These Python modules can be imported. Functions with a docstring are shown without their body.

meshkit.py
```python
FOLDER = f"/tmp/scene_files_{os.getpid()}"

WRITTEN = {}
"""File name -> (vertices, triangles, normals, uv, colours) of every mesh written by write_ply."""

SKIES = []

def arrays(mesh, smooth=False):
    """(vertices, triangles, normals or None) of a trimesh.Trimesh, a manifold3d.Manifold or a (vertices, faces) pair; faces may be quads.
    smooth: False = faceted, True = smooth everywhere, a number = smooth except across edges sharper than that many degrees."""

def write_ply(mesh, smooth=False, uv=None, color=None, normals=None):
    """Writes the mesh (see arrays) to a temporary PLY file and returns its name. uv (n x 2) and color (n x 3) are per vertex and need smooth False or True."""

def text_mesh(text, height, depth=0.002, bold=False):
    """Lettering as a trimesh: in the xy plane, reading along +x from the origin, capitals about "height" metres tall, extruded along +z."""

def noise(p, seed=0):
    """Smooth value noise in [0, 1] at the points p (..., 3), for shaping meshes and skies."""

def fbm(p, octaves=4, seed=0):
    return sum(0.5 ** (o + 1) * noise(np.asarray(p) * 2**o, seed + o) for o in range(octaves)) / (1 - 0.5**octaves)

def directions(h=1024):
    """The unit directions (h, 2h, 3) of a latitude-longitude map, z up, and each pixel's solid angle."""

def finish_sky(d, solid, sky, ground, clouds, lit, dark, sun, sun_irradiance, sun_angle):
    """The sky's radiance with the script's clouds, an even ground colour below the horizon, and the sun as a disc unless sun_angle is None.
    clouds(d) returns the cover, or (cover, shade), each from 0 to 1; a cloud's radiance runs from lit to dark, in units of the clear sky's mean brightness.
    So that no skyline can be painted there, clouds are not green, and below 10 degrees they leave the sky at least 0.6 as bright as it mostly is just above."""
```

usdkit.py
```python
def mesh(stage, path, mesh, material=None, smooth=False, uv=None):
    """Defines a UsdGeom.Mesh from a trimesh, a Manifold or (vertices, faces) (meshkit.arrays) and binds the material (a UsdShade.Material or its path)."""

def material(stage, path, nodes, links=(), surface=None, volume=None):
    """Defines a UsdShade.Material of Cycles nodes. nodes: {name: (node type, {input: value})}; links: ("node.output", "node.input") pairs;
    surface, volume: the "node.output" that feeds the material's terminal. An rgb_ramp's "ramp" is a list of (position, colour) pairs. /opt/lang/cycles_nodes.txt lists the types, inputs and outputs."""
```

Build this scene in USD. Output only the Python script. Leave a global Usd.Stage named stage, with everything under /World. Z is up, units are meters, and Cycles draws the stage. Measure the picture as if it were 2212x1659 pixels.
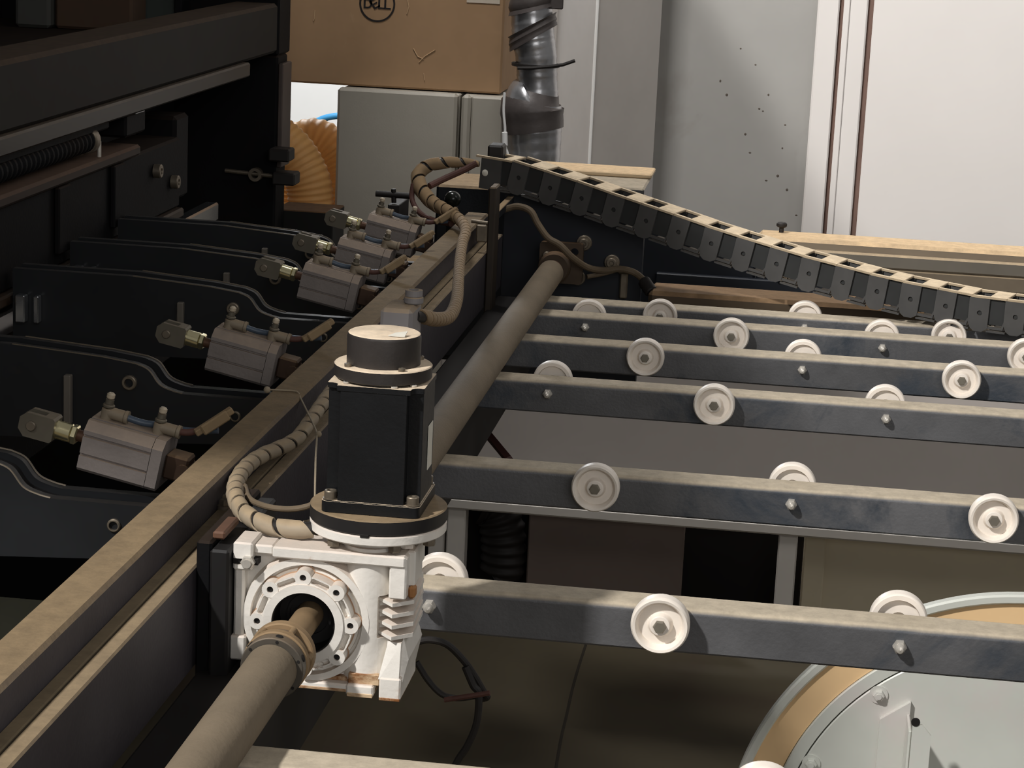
import math, random
import numpy as np, trimesh, manifold3d as m3, usdkit, meshkit
from shapely.geometry import Polygon, Point, box as sbox
from shapely.ops import unary_union
from pxr import Usd, UsdGeom, UsdLux, UsdShade, Gf, Sdf

stage = Usd.Stage.CreateInMemory()
UsdGeom.SetStageUpAxis(stage, 'Z'); UsdGeom.SetStageMetersPerUnit(stage, 1.0)
UsdGeom.Xform.Define(stage, '/World'); UsdGeom.Scope.Define(stage, '/World/Looks')
PI = math.pi
random.seed(4); RNG = np.random.default_rng(4)

# ---------------------------------------------------------------- camera
FPX, YAW, PITCH, ROLL = 4844.3, -.1235916, -.2226217, .0459190
EYE = np.array([0, 0, 1.5])
fwd = np.array([math.sin(YAW)*math.cos(PITCH), math.cos(YAW)*math.cos(PITCH), math.sin(PITCH)])
r0 = np.array([math.cos(YAW), -math.sin(YAW), 0]); u0 = np.cross(r0, fwd)
rgt = r0*math.cos(ROLL)+u0*math.sin(ROLL); upv = -r0*math.sin(ROLL)+u0*math.cos(ROLL)
cam = UsdGeom.Camera.Define(stage, '/World/camera')
cam.CreateHorizontalApertureAttr(36.0); cam.CreateVerticalApertureAttr(27.0)
cam.CreateFocalLengthAttr(36.0*FPX/2212); cam.CreateClippingRangeAttr(Gf.Vec2f(.05, 100))
cam.AddTransformOp().Set(Gf.Matrix4d(*[float(v) for row in ((*rgt, 0), (*upv, 0), (*(-fwd), 0), (*EYE, 1)) for v in row]))
cam.CreateExposureAttr(0.0)
# ---------------------------------------------------------------- light
def rect_light(name, pos, aim, w, h, power, color):
    l = UsdLux.RectLight.Define(stage, '/World/'+name)
    l.CreateWidthAttr(w); l.CreateHeightAttr(h); l.CreateIntensityAttr(power); l.CreateColorAttr(Gf.Vec3f(*color))
    p = np.array(pos, float); z = p-np.array(aim, float); z /= np.linalg.norm(z)
    x = np.cross([0, 0, 1.0], z); x /= np.linalg.norm(x); y = np.cross(z, x)
    l.AddTransformOp().Set(Gf.Matrix4d(*[float(v) for row in ((*x, 0), (*y, 0), (*z, 0), (*p, 1)) for v in row]))
dome = UsdLux.DomeLight.Define(stage, '/World/ambient_sky')
dome.CreateIntensityAttr(.05); dome.CreateColorAttr(Gf.Vec3f(1.0, .98, .96))
rect_light('roof_light_front', (-2.6, -1.2, 4.6), (.2, 2.4, .9), .25, .25, 1650, (1, .98, .95))
rect_light('roof_light_right', (3.2, 1.6, 4.2), (.2, 2.6, .8), 1.6, 2.0, 2.6, (1, .98, .95))
rect_light('back_fill_light', (-1.0, 3.65, 4.2), (.9, 6.0, 3.5), 1.0, .6, 84, (1, .98, .96))  # added lamp that brightens the door and back wall
rect_light('front_fill_light', (1.6, -3.2, 2.8), (.2, 3.2, .8), 3.0, 2.0, 3.3, (1, .985, .97))  # soft frontal fill, added to brighten faces and the space under the rails
hall = UsdLux.SphereLight.Define(stage, '/World/hall_lamp'); hall.CreateRadiusAttr(.18); hall.CreateIntensityAttr(115); hall.CreateColorAttr(Gf.Vec3f(.96, .98, 1.0)); hall.AddTranslateOp().Set(Gf.Vec3d(-1.75, 7.0, 2.3))

# ---------------------------------------------------------------- pixel rays of the photograph -> points in the room
def ray(x, y): return fwd+rgt*(x-1106)/FPX-upv*(y-829.5)/FPX
def atZ(x, y, v): d = ray(x, y); return EYE+d*(v-EYE[2])/d[2]
def atY(x, y, v): d = ray(x, y); return EYE+d*(v-EYE[1])/d[1]
def atX(x, y, v): d = ray(x, y); return EYE+d*(v-EYE[0])/d[0]

# ---------------------------------------------------------------- materials
LIN = lambda c: tuple(((v/255)/12.92 if v/255 <= .04045 else ((v/255+.055)/1.055)**2.4) for v in c)
MATS = {}
def mat(name, color, rough=.6, metal=0., vary=.25, scale=14., color2=None, patch=None, dust=0., dust_color=(188, 165, 132), bump=.0, bscale=250., spec=.4, transl=0.):
    """principled surface: colour varied by noise, optional second colour in patches, dust settled on upward faces"""
    if name in MATS: return MATS[name]
    c = LIN(color); n = {}; L = []
    n['g'] = ('geometry', {})
    n['n1'] = ('noise_texture', {'scale': scale, 'detail': 5., 'roughness': .62})
    L += [('g.position', 'n1.vector')]
    lo = tuple(v*(1-vary) for v in c); hi = tuple(min(1, v*(1+vary)) for v in c)
    n['r1'] = ('rgb_ramp', {'ramp': [(.3, lo), (.7, hi)]})
    L += [('n1.fac', 'r1.fac')]
    out = 'r1.color'
    if color2:
        a, b = patch or (.55, .65)
        n['n2'] = ('noise_texture', {'scale': scale*.8, 'detail': 6., 'roughness': .7, 'distortion': .6})
        n['o2'] = ('vector_math', {'math_type': 'add', 'vector2': (3.1, 7.7, 1.3)})
        L += [('g.position', 'o2.vector1'), ('o2.vector', 'n2.vector')]
        n['m2'] = ('map_range', {'from_min': a, 'from_max': b, 'to_min': 0., 'to_max': 1., 'clamp': True})
        n['x2'] = ('mix', {'color2': LIN(color2)})
        L += [('n2.fac', 'm2.value'), ('m2.result', 'x2.fac'), (out, 'x2.color1')]
        out = 'x2.color'
    if dust:
        n['s'] = ('separate_xyz', {}); L += [('g.normal', 's.vector')]
        n['n3'] = ('noise_texture', {'scale': 9., 'detail': 6., 'roughness': .7})
        L += [('g.position', 'n3.vector')]
        n['a3'] = ('math', {'math_type': 'multiply_add', 'value2': .55, 'value3': -.27})
        L += [('n3.fac', 'a3.value1')]
        n['b3'] = ('math', {'math_type': 'add'}); L += [('s.z', 'b3.value1'), ('a3.value', 'b3.value2')]
        n['m3'] = ('map_range', {'from_min': .35, 'from_max': .8, 'to_min': 0., 'to_max': dust, 'clamp': True})
        L += [('b3.value', 'm3.value')]
        n['n4'] = ('noise_texture', {'scale': 60., 'detail': 4., 'roughness': .7}); L += [('g.position', 'n4.vector')]
        d = LIN(dust_color)
        n['r4'] = ('rgb_ramp', {'ramp': [(.3, tuple(v*.8 for v in d)), (.7, tuple(min(1, v*1.15) for v in d))]}); L += [('n4.fac', 'r4.fac')]
        n['x3'] = ('mix', {}); L += [('m3.result', 'x3.fac'), (out, 'x3.color1'), ('r4.color', 'x3.color2')]
        out = 'x3.color'
    n['p'] = ('principled_bsdf', {'roughness': rough, 'metallic': metal, 'specular_ior_level': spec})
    L += [(out, 'p.base_color')]
    if dust:
        n['rr'] = ('mix_float', {'a': rough, 'b': .95}); L += [('m3.result', 'rr.fac'), ('rr.result', 'p.roughness')]
        n['mm'] = ('mix_float', {'a': metal, 'b': 0.}); L += [('m3.result', 'mm.fac'), ('mm.result', 'p.metallic')]
    if bump:
        n['nb'] = ('noise_texture', {'scale': bscale, 'detail': 3.}); L += [('g.position', 'nb.vector')]
        n['bp'] = ('bump', {'strength': bump, 'distance': .002}); L += [('nb.fac', 'bp.height'), ('bp.normal', 'p.normal')]
    surf = 'p.BSDF'
    if transl:
        n['t'] = ('translucent_bsdf', {}); L += [(out, 't.color')]
        n['ms'] = ('mix_closure', {'fac': transl}); L += [('p.BSDF', 'ms.closure1'), ('t.BSDF', 'ms.closure2')]
        surf = 'ms.closure'
    MATS[name] = usdkit.material(stage, '/World/Looks/'+name, n, L, surface=surf)
    return MATS[name]

DUST = (186, 160, 124)
steel_dark = mat('dark_painted_steel', (94, 94, 96), .42, .2, .3, 7, color2=(62, 68, 76), patch=(.52, .66), dust=.95, dust_color=(182, 169, 148), bump=.15, bscale=300)
steel_far = mat('blackened_steel', (30, 34, 40), .5, .2, .3, 8, dust=.85, dust_color=(176, 150, 116), bump=.1)
beam_paint = mat('slate_beam_paint', (66, 62, 66), .6, 0, .2, 10, dust=.97, dust_color=(126, 107, 80), bump=.2)
beam_ledge = mat('dusty_ledge_steel', (98, 86, 68), .85, 0, .2, 20, dust=.9, dust_color=(118, 102, 78), bump=.2)
tube_dusty = mat('dusty_shaft_steel', (118, 105, 87), .8, .1, .14, 12, color2=(92, 78, 60), patch=(.66, .8), bump=.2)
machine_black = mat('black_machine_paint', (11, 11, 13), .7, 0, .3, 6, color2=(20, 15, 12), patch=(.5, .7), dust=.5, dust_color=(56, 43, 33), bump=.1, spec=.15)
machine_grey = mat('grey_brown_machine_paint', (31, 29, 25), .7, 0, .2, 5, color2=(30, 22, 21), patch=(.5, .7), dust=.8, dust_color=(82, 66, 52), spec=.2)
arm_black = mat('arm_black_paint', (26, 28, 31), .5, .1, .25, 9, color2=(52, 40, 32), patch=(.62, .75), dust=.12, dust_color=(80, 68, 54))
alu = mat('dusty_aluminium', (132, 124, 120), .55, .2, .12, 18, dust=.6, dust_color=(158, 136, 112), bump=.15)
clevis_steel = mat('grey_zinc_steel', (108, 102, 90), .5, .5, .15, 25, dust=.4, dust_color=(130, 114, 92))
brass_rod = mat('polished_plated_rod', (232, 222, 178), .22, .95, .08, 30)
nylon = mat('white_nylon', (236, 226, 214), .45, 0, .06, 30, spec=.5)
nylon_old = mat('yellowed_nylon', (206, 196, 176), .5, 0, .08, 30, spec=.5)
bolt_steel = mat('bright_bolt_steel', (206, 200, 190), .34, .45, .15, 40)
bolt_dull = mat('dull_bolt_steel', (126, 116, 102), .45, .7, .2, 40)
gear_white = mat('cast_white_paint', (226, 221, 213), .35, .05, .06, 16, color2=(176, 138, 108), patch=(.66, .76), dust=.42, dust_color=(176, 146, 122), bump=.25, bscale=120)
gear_rust = mat('rust_stained_white_paint', (206, 180, 146), .55, .05, .1, 40, color2=(128, 82, 44), patch=(.38, .56), bump=.3, bscale=120)
motor_black = mat('motor_black_paint', (17, 18, 20), .42, .1, .2, 20, dust=.9, dust_color=(222, 202, 176), bump=.08)
cap_black = mat('brake_cap_paint', (50, 46, 44), .42, .15, .2, 20, dust=.95, dust_color=(226, 206, 180), bump=.08)
ring_black = mat('black_ring_paint', (34, 32, 32), .5, .1, .2, 20, dust=.8, dust_color=(150, 128, 98))
seal_black = mat('black_seal_and_fill', (18, 16, 16), .6, 0, .2, 20)
grey_plastic = mat('grey_connector_plastic', (122, 118, 118), .6, 0, .06, 20, dust=.8, dust_color=(140, 118, 88))
sticker = mat('white_sticker', (206, 202, 190), .6, 0, .05, 50)
string_mat = mat('dusty_string', (156, 142, 120), .8, 0, .1, 50)
wrap = mat('grey_spiral_wrap', (150, 136, 116), .6, 0, .12, 30, dust=.5, dust_color=(166, 142, 108))
wrap_far = mat('brown_dusty_spiral_wrap', (134, 112, 84), .75, 0, .15, 30, dust=.6, dust_color=(150, 124, 90))
cable_dark = mat('dark_cable_sheath', (34, 30, 28), .6, 0, .2, 20)
cable_red = mat('red_brown_cable_sheath', (84, 54, 46), .7, 0, .2, 20)
cable_grey = mat('grey_cable_sheath', (98, 84, 66), .7, 0, .2, 20)
air_blue = mat('blue_air_hose', (66, 78, 92), .4, 0, .12, 30)
chain_black = mat('chain_black_nylon', (74, 73, 72), .5, 0, .12, 30, dust=.3, dust_color=(130, 116, 98))
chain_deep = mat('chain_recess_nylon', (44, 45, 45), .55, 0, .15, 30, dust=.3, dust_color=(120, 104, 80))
card = mat('brown_cardboard', (158, 127, 95), .85, 0, .08, 7, color2=(168, 138, 105), patch=(.62, .72), bump=.1, bscale=60)
ink = mat('black_print_ink', (26, 20, 18), .7, 0, .1, 40)
tape_white = mat('clear_tape', (196, 184, 168), .4, 0, .05, 20)
scuff_mat = mat('torn_paper_scuff', (178, 148, 114), .8, 0, .1, 30)
cab_grey = mat('cabinet_grey_paint', (172, 166, 154), .55, 0, .04, 9, bump=.06)
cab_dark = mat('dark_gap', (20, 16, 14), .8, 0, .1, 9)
hose_tan = mat('amber_flexible_hose', (226, 180, 116), .5, 0, .08, 12, transl=.35)
hose_blue = mat('bright_blue_hose', (60, 140, 190), .4, 0, .1, 12)
foil = mat('silver_duct_film', (168, 168, 170), .28, .75, .25, 10, bump=.35, bscale=40)
tape_dark = mat('dark_duct_tape', (74, 68, 66), .45, .1, .2, 14, bump=.3, bscale=60)
plank = mat('worn_wood', (118, 98, 76), .8, 0, .2, 6)
wall_mat = mat('grey_wall_paint', (162, 160, 156), .75, 0, .06, 2.5, color2=(144, 138, 132), patch=(.6, .82), bump=.1, bscale=40)
wall_white = mat('white_wall_paint', (226, 226, 224), .8, 0, .03, 3)
door_mat = mat('door_white_laminate', (222, 217, 213), .5, 0, .03, 1.6)
brown_edge = mat('brown_edge_strip', (112, 88, 78), .7, 0, .12, 9)
col_mat = mat('column_grey_paint', (176, 171, 166), .7, 0, .06, 5)
grey_sheet = mat('grey_sheet_metal', (186, 178, 172), .55, .1, .06, 3)
frame_grey = mat('grey_frame_paint', (206, 200, 192), .5, .1, .05, 5)
brown_panel = mat('brown_panel_paint', (120, 106, 98), .7, 0, .1, 4)
beige_panel = mat('beige_panel_paint', (208, 196, 170), .7, 0, .06, 3, color2=(184, 152, 126), patch=(.62, .8))
floor_mat = mat('dusty_concrete', (70, 62, 45), .85, 0, .16, 2.2, color2=(66, 53, 40), patch=(.5, .7), bump=.15, bscale=80)
speck_mat = mat('wall_speck_dirt', (92, 84, 76), .9, 0, .2, 30)
blue_black = mat('blue_black_paint', (26, 30, 38), .5, .1, .2, 8)
crack_mat = mat('floor_crack_dirt', (40, 34, 24), .9, 0, .2, 30)
fan_grey = mat('fan_grey_green_paint', (206, 208, 200), .45, .1, .05, 6, color2=(212, 204, 200), patch=(.55, .75))
fan_tan = mat('tan_gasket_board', (232, 196, 148), .7, 0, .06, 6)
polished = mat('polished_guide_steel', (210, 212, 216), .18, .95, .06, 20)
red_steel = mat('dark_red_steel', (58, 30, 26), .6, .1, .2, 20)

# ---------------------------------------------------------------- meshes
def cat(*ms):
    ms = [m for g in ms for m in (g if isinstance(g, (list, tuple)) else [g])]
    return trimesh.util.concatenate(ms)
def bx(x0, x1, y0, y1, z0, z1, c=.002):
    c = min(c, .45*min(x1-x0, y1-y0, z1-z0))
    P = []
    for i in range(3):
        for sx in (0, 1):
            for sy in (0, 1):
                for sz in (0, 1):
                    o = [c, c, c]; o[i] = 0
                    P.append([(x0+o[0], x1-o[0])[sx], (y0+o[1], y1-o[1])[sy], (z0+o[2], z1-o[2])[sz]])
    return trimesh.convex.convex_hull(np.array(P))
def frame(ax):
    a = np.array(ax, float); a /= np.linalg.norm(a)
    t = np.array([0, 0, 1.0]) if abs(a[2]) < .9 else np.array([1.0, 0, 0])
    x = np.cross(t, a); x /= np.linalg.norm(x); return x, np.cross(a, x), a
def lathe(prof, p0, ax, n=32):
    """prof: (radius, height along ax) pairs, from the bottom up on the outside; ends at radius 0 are closed"""
    x, y, a = frame(ax); pr = np.array(prof, float); V, F = [], []
    t = np.arange(n)*2*PI/n; C = np.cos(t)[:, None]*x+np.sin(t)[:, None]*y
    for r, h in pr: V.append(np.array(p0)+a*h+C*max(r, 1e-6))
    for i in range(len(pr)-1):
        for j in range(n):
            k = (j+1) % n; A, B = i*n, (i+1)*n
            F += [[A+j, A+k, B+k], [A+j, B+k, B+j]]
    m = trimesh.Trimesh(np.vstack(V), F, process=False); m.merge_vertices()
    m.update_faces(m.nondegenerate_faces()); return m
def cyl(p0, p1, r, n=24, c=.0, r2=None):
    p0 = np.array(p0, float); d = np.array(p1, float)-p0; h = np.linalg.norm(d); r2 = r if r2 is None else r2
    c = min(c, .45*h, .6*r)
    pr = [(0, 0), (r-c, 0), (r, c), (r2, h-c), (r2-c, h), (0, h)] if c else [(0, 0), (r, 0), (r2, h), (0, h)]
    return lathe(pr, p0, d, n)
def hexa(p, ax, r, h, c=.25):
    """hexagon bolt head or nut with a chamfer, standing on p along ax"""
    x, y, a = frame(ax); P = []
    for k in range(6):
        t = k*PI/3; d = x*math.cos(t)+y*math.sin(t)
        P += [p+d*r, p+d*r+a*h*(1-c), p+d*r*.84+a*h]
    return trimesh.convex.convex_hull(np.array(P))
def ring(p, ax, ro, ri, h, n=32, c=.0):
    return lathe([(ri, 0), (ro-c, 0), (ro, c), (ro, h-c), (ro-c, h), (ri, h), (ri, 0)], p, ax, n)
def socket_bolt(p, ax, r, h, n=20):
    return lathe([(0, 0), (r, 0), (r, h*.88), (r*.88, h), (r*.5, h), (r*.42, h*.5), (0, h*.5)], p, ax, n)
def spline(P, k=12):
    P = np.array(P, float); Q = np.vstack([2*P[0]-P[1], P, 2*P[-1]-P[-2]]); out = []
    for i in range(1, len(Q)-2):
        for t in np.arange(k)/k:
            a, b, c, d = Q[i-1:i+3]
            out.append(.5*((2*b)+(-a+c)*t+(2*a-5*b+4*c-d)*t*t+(-a+3*b-3*c+d)*t**3))
    return np.array(out+[P[-1]])
def frames(P):
    T = np.gradient(P, axis=0); T /= np.linalg.norm(T, axis=1)[:, None]
    N = np.zeros_like(P); N[0] = frame(T[0])[0]
    for i in range(1, len(P)):
        v = N[i-1]-T[i]*(N[i-1]@T[i]); N[i] = v/np.linalg.norm(v)
    return T, N, np.cross(T, N)
def sweep(P, r, n=14, caps=True):
    P = np.array(P, float); T, N, B = frames(P); R = np.broadcast_to(np.array(r, float), len(P))
    t = np.arange(n)*2*PI/n
    V = (P[:, None]+R[:, None, None]*(np.cos(t)[None, :, None]*N[:, None]+np.sin(t)[None, :, None]*B[:, None])).reshape(-1, 3); F = []
    for i in range(len(P)-1):
        for j in range(n):
            k = (j+1) % n; a, b = i*n, (i+1)*n
            F += [[a+j, a+k, b+k], [a+j, b+k, b+j]]
    if caps:
        V = np.vstack([V, P[0], P[-1]]); e = len(V)
        for j in range(n):
            k = (j+1) % n; F += [[e-2, k, j], [e-1, (len(P)-1)*n+j, (len(P)-1)*n+k]]
    return trimesh.Trimesh(V, F, process=False)
def resample(P, step):
    P = np.array(P, float); s = np.r_[0, np.cumsum(np.linalg.norm(np.diff(P, axis=0), axis=1))]
    t = np.linspace(0, s[-1], max(4, int(s[-1]/step)+1))
    return np.stack([np.interp(t, s, P[:, k]) for k in range(3)], 1), t
def spiral(P, r, pitch, fill=.78, th=.0014, n=16):
    """a flat band wound in a helix about the path"""
    P, s = resample(P, .004); T, N, B = frames(P); R = np.broadcast_to(np.array(r, float), len(P)) if np.ndim(r) == 0 else np.interp(np.linspace(0, 1, len(P)), np.linspace(0, 1, len(r)), r)
    turns = (s[-1]-.3*pitch)/pitch; U = np.arange(0, turns*n+1)/n; V, F = [], []
    prof = [(0, -th), (0, 0), (.5, th*.4), (1, 0), (1, -th)]
    for u in U:
        for v, dr in prof:
            q = min(max(pitch*u+v*fill*pitch, 0), s[-1]); i = np.interp(q, s, np.arange(len(s))); a = int(min(i, len(s)-2)); f = i-a
            c = P[a]*(1-f)+P[a+1]*f; nn = N[a]*(1-f)+N[a+1]*f; bb = B[a]*(1-f)+B[a+1]*f; rr = R[a]*(1-f)+R[a+1]*f+dr
            V.append(c+rr*(nn*math.cos(2*PI*u)+bb*math.sin(2*PI*u)))
    k = len(prof)
    for i in range(len(U)-1):
        for j in range(k-1): F += [[i*k+j, (i+1)*k+j, (i+1)*k+j+1], [i*k+j, (i+1)*k+j+1, i*k+j+1]]
    return trimesh.Trimesh(V, F, process=False)
def ext_xz(poly, y0, y1):
    """a shape drawn in x and z, made solid from y0 to y1"""
    if not isinstance(poly, Polygon) and not hasattr(poly, 'geoms'): poly = Polygon(poly)
    m = cat([trimesh.creation.extrude_polygon(g, y1-y0, engine='earcut') for g in getattr(poly, 'geoms', [poly])])
    v = m.vertices.copy(); m.vertices = np.c_[v[:, 0], y1-v[:, 2], v[:, 1]]
    return m
def tf(m, pos=(0, 0, 0), rx=0, ry=0, rz=0):
    m = m.copy(); M = trimesh.transformations.euler_matrix(rx, ry, rz); M[:3, 3] = pos; m.apply_transform(M); return m

# ---------------------------------------------------------------- things and parts
USED, BASE = {}, {}
def numbered(parent, name):
    k = parent+'/'+name; n = USED.get(k, 0); USED[k] = n+1
    return k if n == 0 else f'{k}_{n:03d}'
def tag(p, label=None, category=None, group=None, kind=None):
    for k, v in (('label', label), ('category', category), ('group', group), ('kind', kind)):
        if v: p.SetCustomDataByKey(k, v)
def thing(name, label, category, loc=(0, 0, 0), group=None, kind=None):
    path = numbered('/World', name); x = UsdGeom.Xform.Define(stage, path)
    x.AddTranslateOp().Set(Gf.Vec3d(*map(float, loc))); BASE[path] = np.array(loc, float)
    tag(x.GetPrim(), label, category, group, kind); return path
def part(parent, name, m, material, label=None, smooth=32, world=True, kind=None):
    """parts are given in room coordinates; their thing's base is taken off"""
    path = numbered(parent, name); base = BASE.get(parent, np.zeros(3)); BASE[path] = base
    v, f, nn = meshkit.arrays(m, smooth)
    if world: v = v-base
    g = usdkit.mesh(stage, path, (v, f), material, smooth=False)
    if nn is not None:
        from pxr import Vt
        g.CreateNormalsAttr(Vt.Vec3fArray.FromNumpy(nn.astype(np.float32))); g.SetNormalsInterpolation('vertex')
    tag(g.GetPrim(), label, kind=kind); return path
def single(name, label, category, m, material, group=None, kind=None, smooth=32):
    path = numbered('/World', name); BASE[path] = np.zeros(3)
    c = m.bounds.mean(0); c[2] = m.bounds[0][2]; m = m.copy(); m.apply_translation(-c)
    g = usdkit.mesh(stage, path, m, material, smooth=smooth); g.AddTranslateOp().Set(Gf.Vec3d(*map(float, c)))
    tag(g.GetPrim(), label, category, group, kind); BASE[path] = c; return path
def dup(src, loc, label, rz=0., group=None):
    was = stage.GetPrimAtPath(src).GetCustomData(); path = numbered('/World', src.split('/')[-1])
    x = UsdGeom.Xform.Define(stage, path); p = x.GetPrim(); p.GetReferences().AddInternalReference(src)
    x.ClearXformOpOrder(); x.MakeMatrixXform().Set(Gf.Matrix4d().SetRotate(Gf.Rotation(Gf.Vec3d(0, 0, 1), math.degrees(rz)))*Gf.Matrix4d().SetTranslate(Gf.Vec3d(*map(float, loc))))
    tag(p, label, was['category'], group or was.get('group')); p.SetInstanceable(True); return path

# ================================================================ setting
single('floor', 'dusty olive brown concrete floor under the roller rails', 'floor', bx(-6, 5, -3, 9, -.1, 0, .001), floor_mat, kind='structure')
# a crack across the slab, a shallow raised lip of dirt
cr = spline([atZ(x, y, .0005) for x, y in [(1268, 1385), (1250, 1440), (1236, 1490), (1225, 1540), (1213, 1590), (1204, 1640), (1196, 1690)]], 6)
single('trim_1', 'thin dark crack line running across the concrete floor', 'floor crack', tf(sweep(cr, .0028, 6).apply_scale((1, 1, .25)), (0, 0, 0)), crack_mat, kind='structure')
WB = 6.0
wx = lambda px, py=250: atY(px, py, WB)[0]
single('wall_back', 'grey painted back wall with small dark specks beside the door', 'wall', bx(-.69, .10, WB, WB+.12, 0, 3.2, .002), wall_mat, kind='structure')
single('wall_far', 'bright white far wall seen past the machine end', 'wall', bx(-6, -.3, 8.6, 8.7, 0, 4, .002), wall_white, kind='structure')
sp = []
for px, py in [(1600, 105), (1632, 140), (1690, 320), (1680, 380), (1720, 465), (1640, 235), (1648, 240), (1556, 175), (1570, 205), (1620, 330), (1660, 205), (1700, 410), (1655, 390), (1610, 290), (1696, 270)]:
    q = atY(px, py, WB)
    sp.append(trimesh.creation.icosphere(1, .0030).apply_scale((random.uniform(.7, 1.3), .3, random.uniform(.6, 1.4))).apply_translation((q[0], WB, q[2])))
w_specks = part('/World/wall_back', 'dirt_speck', cat(sp), speck_mat, world=False, kind='stuff')
# (the wall's prim sits at its base)
bw = BASE['/World/wall_back']; stage.GetPrimAtPath(w_specks).GetAttribute('points').Set([Gf.Vec3f(*(np.array(p)-bw)) for p in stage.GetPrimAtPath(w_specks).GetAttribute('points').Get()])
# door: two vertical strips, brown reveals and a wide white leaf
L = [atY(px, 250, WB-.05)[0] for px in (1749, 1796, 1808, 1857, 1869)]
dp = thing('door_1', 'white panelled sliding door right of the grey wall', 'door', (L[0], WB, 0), kind='structure')
part(dp, 'door_frame', bx(L[0]+.01, 1.9, WB-.046, WB-.0405, 0, 3.2, .001), brown_edge, 'brown backing board showing as thin lines between the strips')
part(dp, 'door_strip', bx(L[0], L[1], WB-.060, WB-.0465, 0, 3.2, .004), door_mat)
part(dp, 'door_strip', bx(L[2], L[3], WB-.060, WB-.0465, 0, 3.2, .004), door_mat)
part(dp, 'strip_edge', bx(L[2]-.004, L[2]+.012, WB-.066, WB-.0605, 0, 3.2, .002), door_mat)
part(dp, 'door_leaf', bx(L[4], 1.9, WB-.052, WB-.0465, 0, 3.2, .002), door_mat)
part(dp, 'door_core', bx(L[0]+.02, 1.9, WB-.040, WB-.0005, 0, 3.2, .002), door_mat)

# square column turned on its corner, and the dark shelf at its foot
q0, q1, q2 = atY(1196, 200, 5.9), atY(1281, 200, 5.64), atY(1419, 200, 5.86)
poly = [(q0[0]-.04, 5.999), (q0[0]-.04, 5.93), (q0[0], 5.90), (q1[0], 5.64), (q2[0], 5.86), (q2[0]-.03, 5.999)]
colm = trimesh.creation.extrude_polygon(Polygon(poly), 3.2, engine='earcut')
cpath = single('trim_2', 'grey square column with a pale vertical corner, left of the speckled wall', 'column', colm, col_mat, kind='structure', smooth=False)
edge = cyl((q1[0], 5.639, .3), (q1[0], 5.639, 3.2), .004, 8)
single('trim_3', 'pale narrow corner bead on the grey column', 'corner bead', edge, wall_white, kind='structure')

# ================================================================ things behind the machine
YC = 4.7
pz = lambda x, y, Y=YC: atY(x, y, Y)
# electrical cabinets
c1 = thing('electrical_cabinet', 'grey sheet steel electrical cabinet under the brown carton', 'electrical cabinet', (-.86, YC+.15, 0))
x0, x1, zt = pz(726, 300)[0], pz(988, 300)[0], pz(850, 196)[2]
part(c1, 'cabinet_body', bx(x0+.004, x1-.002, YC+.03, YC+.32, .02, zt-.002, .003), cab_grey)
part(c1, 'door', bx(x0, x1-.004, YC, YC+.028, .06, zt, .006), cab_grey)
part(c1, 'base', bx(x0+.01, x1-.01, YC+.04, YC+.3, 0, .02, .002), cab_dark)
c2 = thing('electrical_cabinet', 'narrow grey cabinet right of the wider one, beside the silver duct', 'electrical cabinet', (-.68, YC+.15, 0))
xa, xb, zb = pz(993, 300)[0], pz(1084, 300)[0], pz(1030, 207)[2]
part(c2, 'cabinet_body', bx(xa, xb, YC+.022, YC+.3, .02, zb-.002, .003), cab_grey)
part(c2, 'door_bead', bx(xa, xa+.02, YC+.002, YC+.021, .06, zb, .006), cab_grey)
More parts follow.
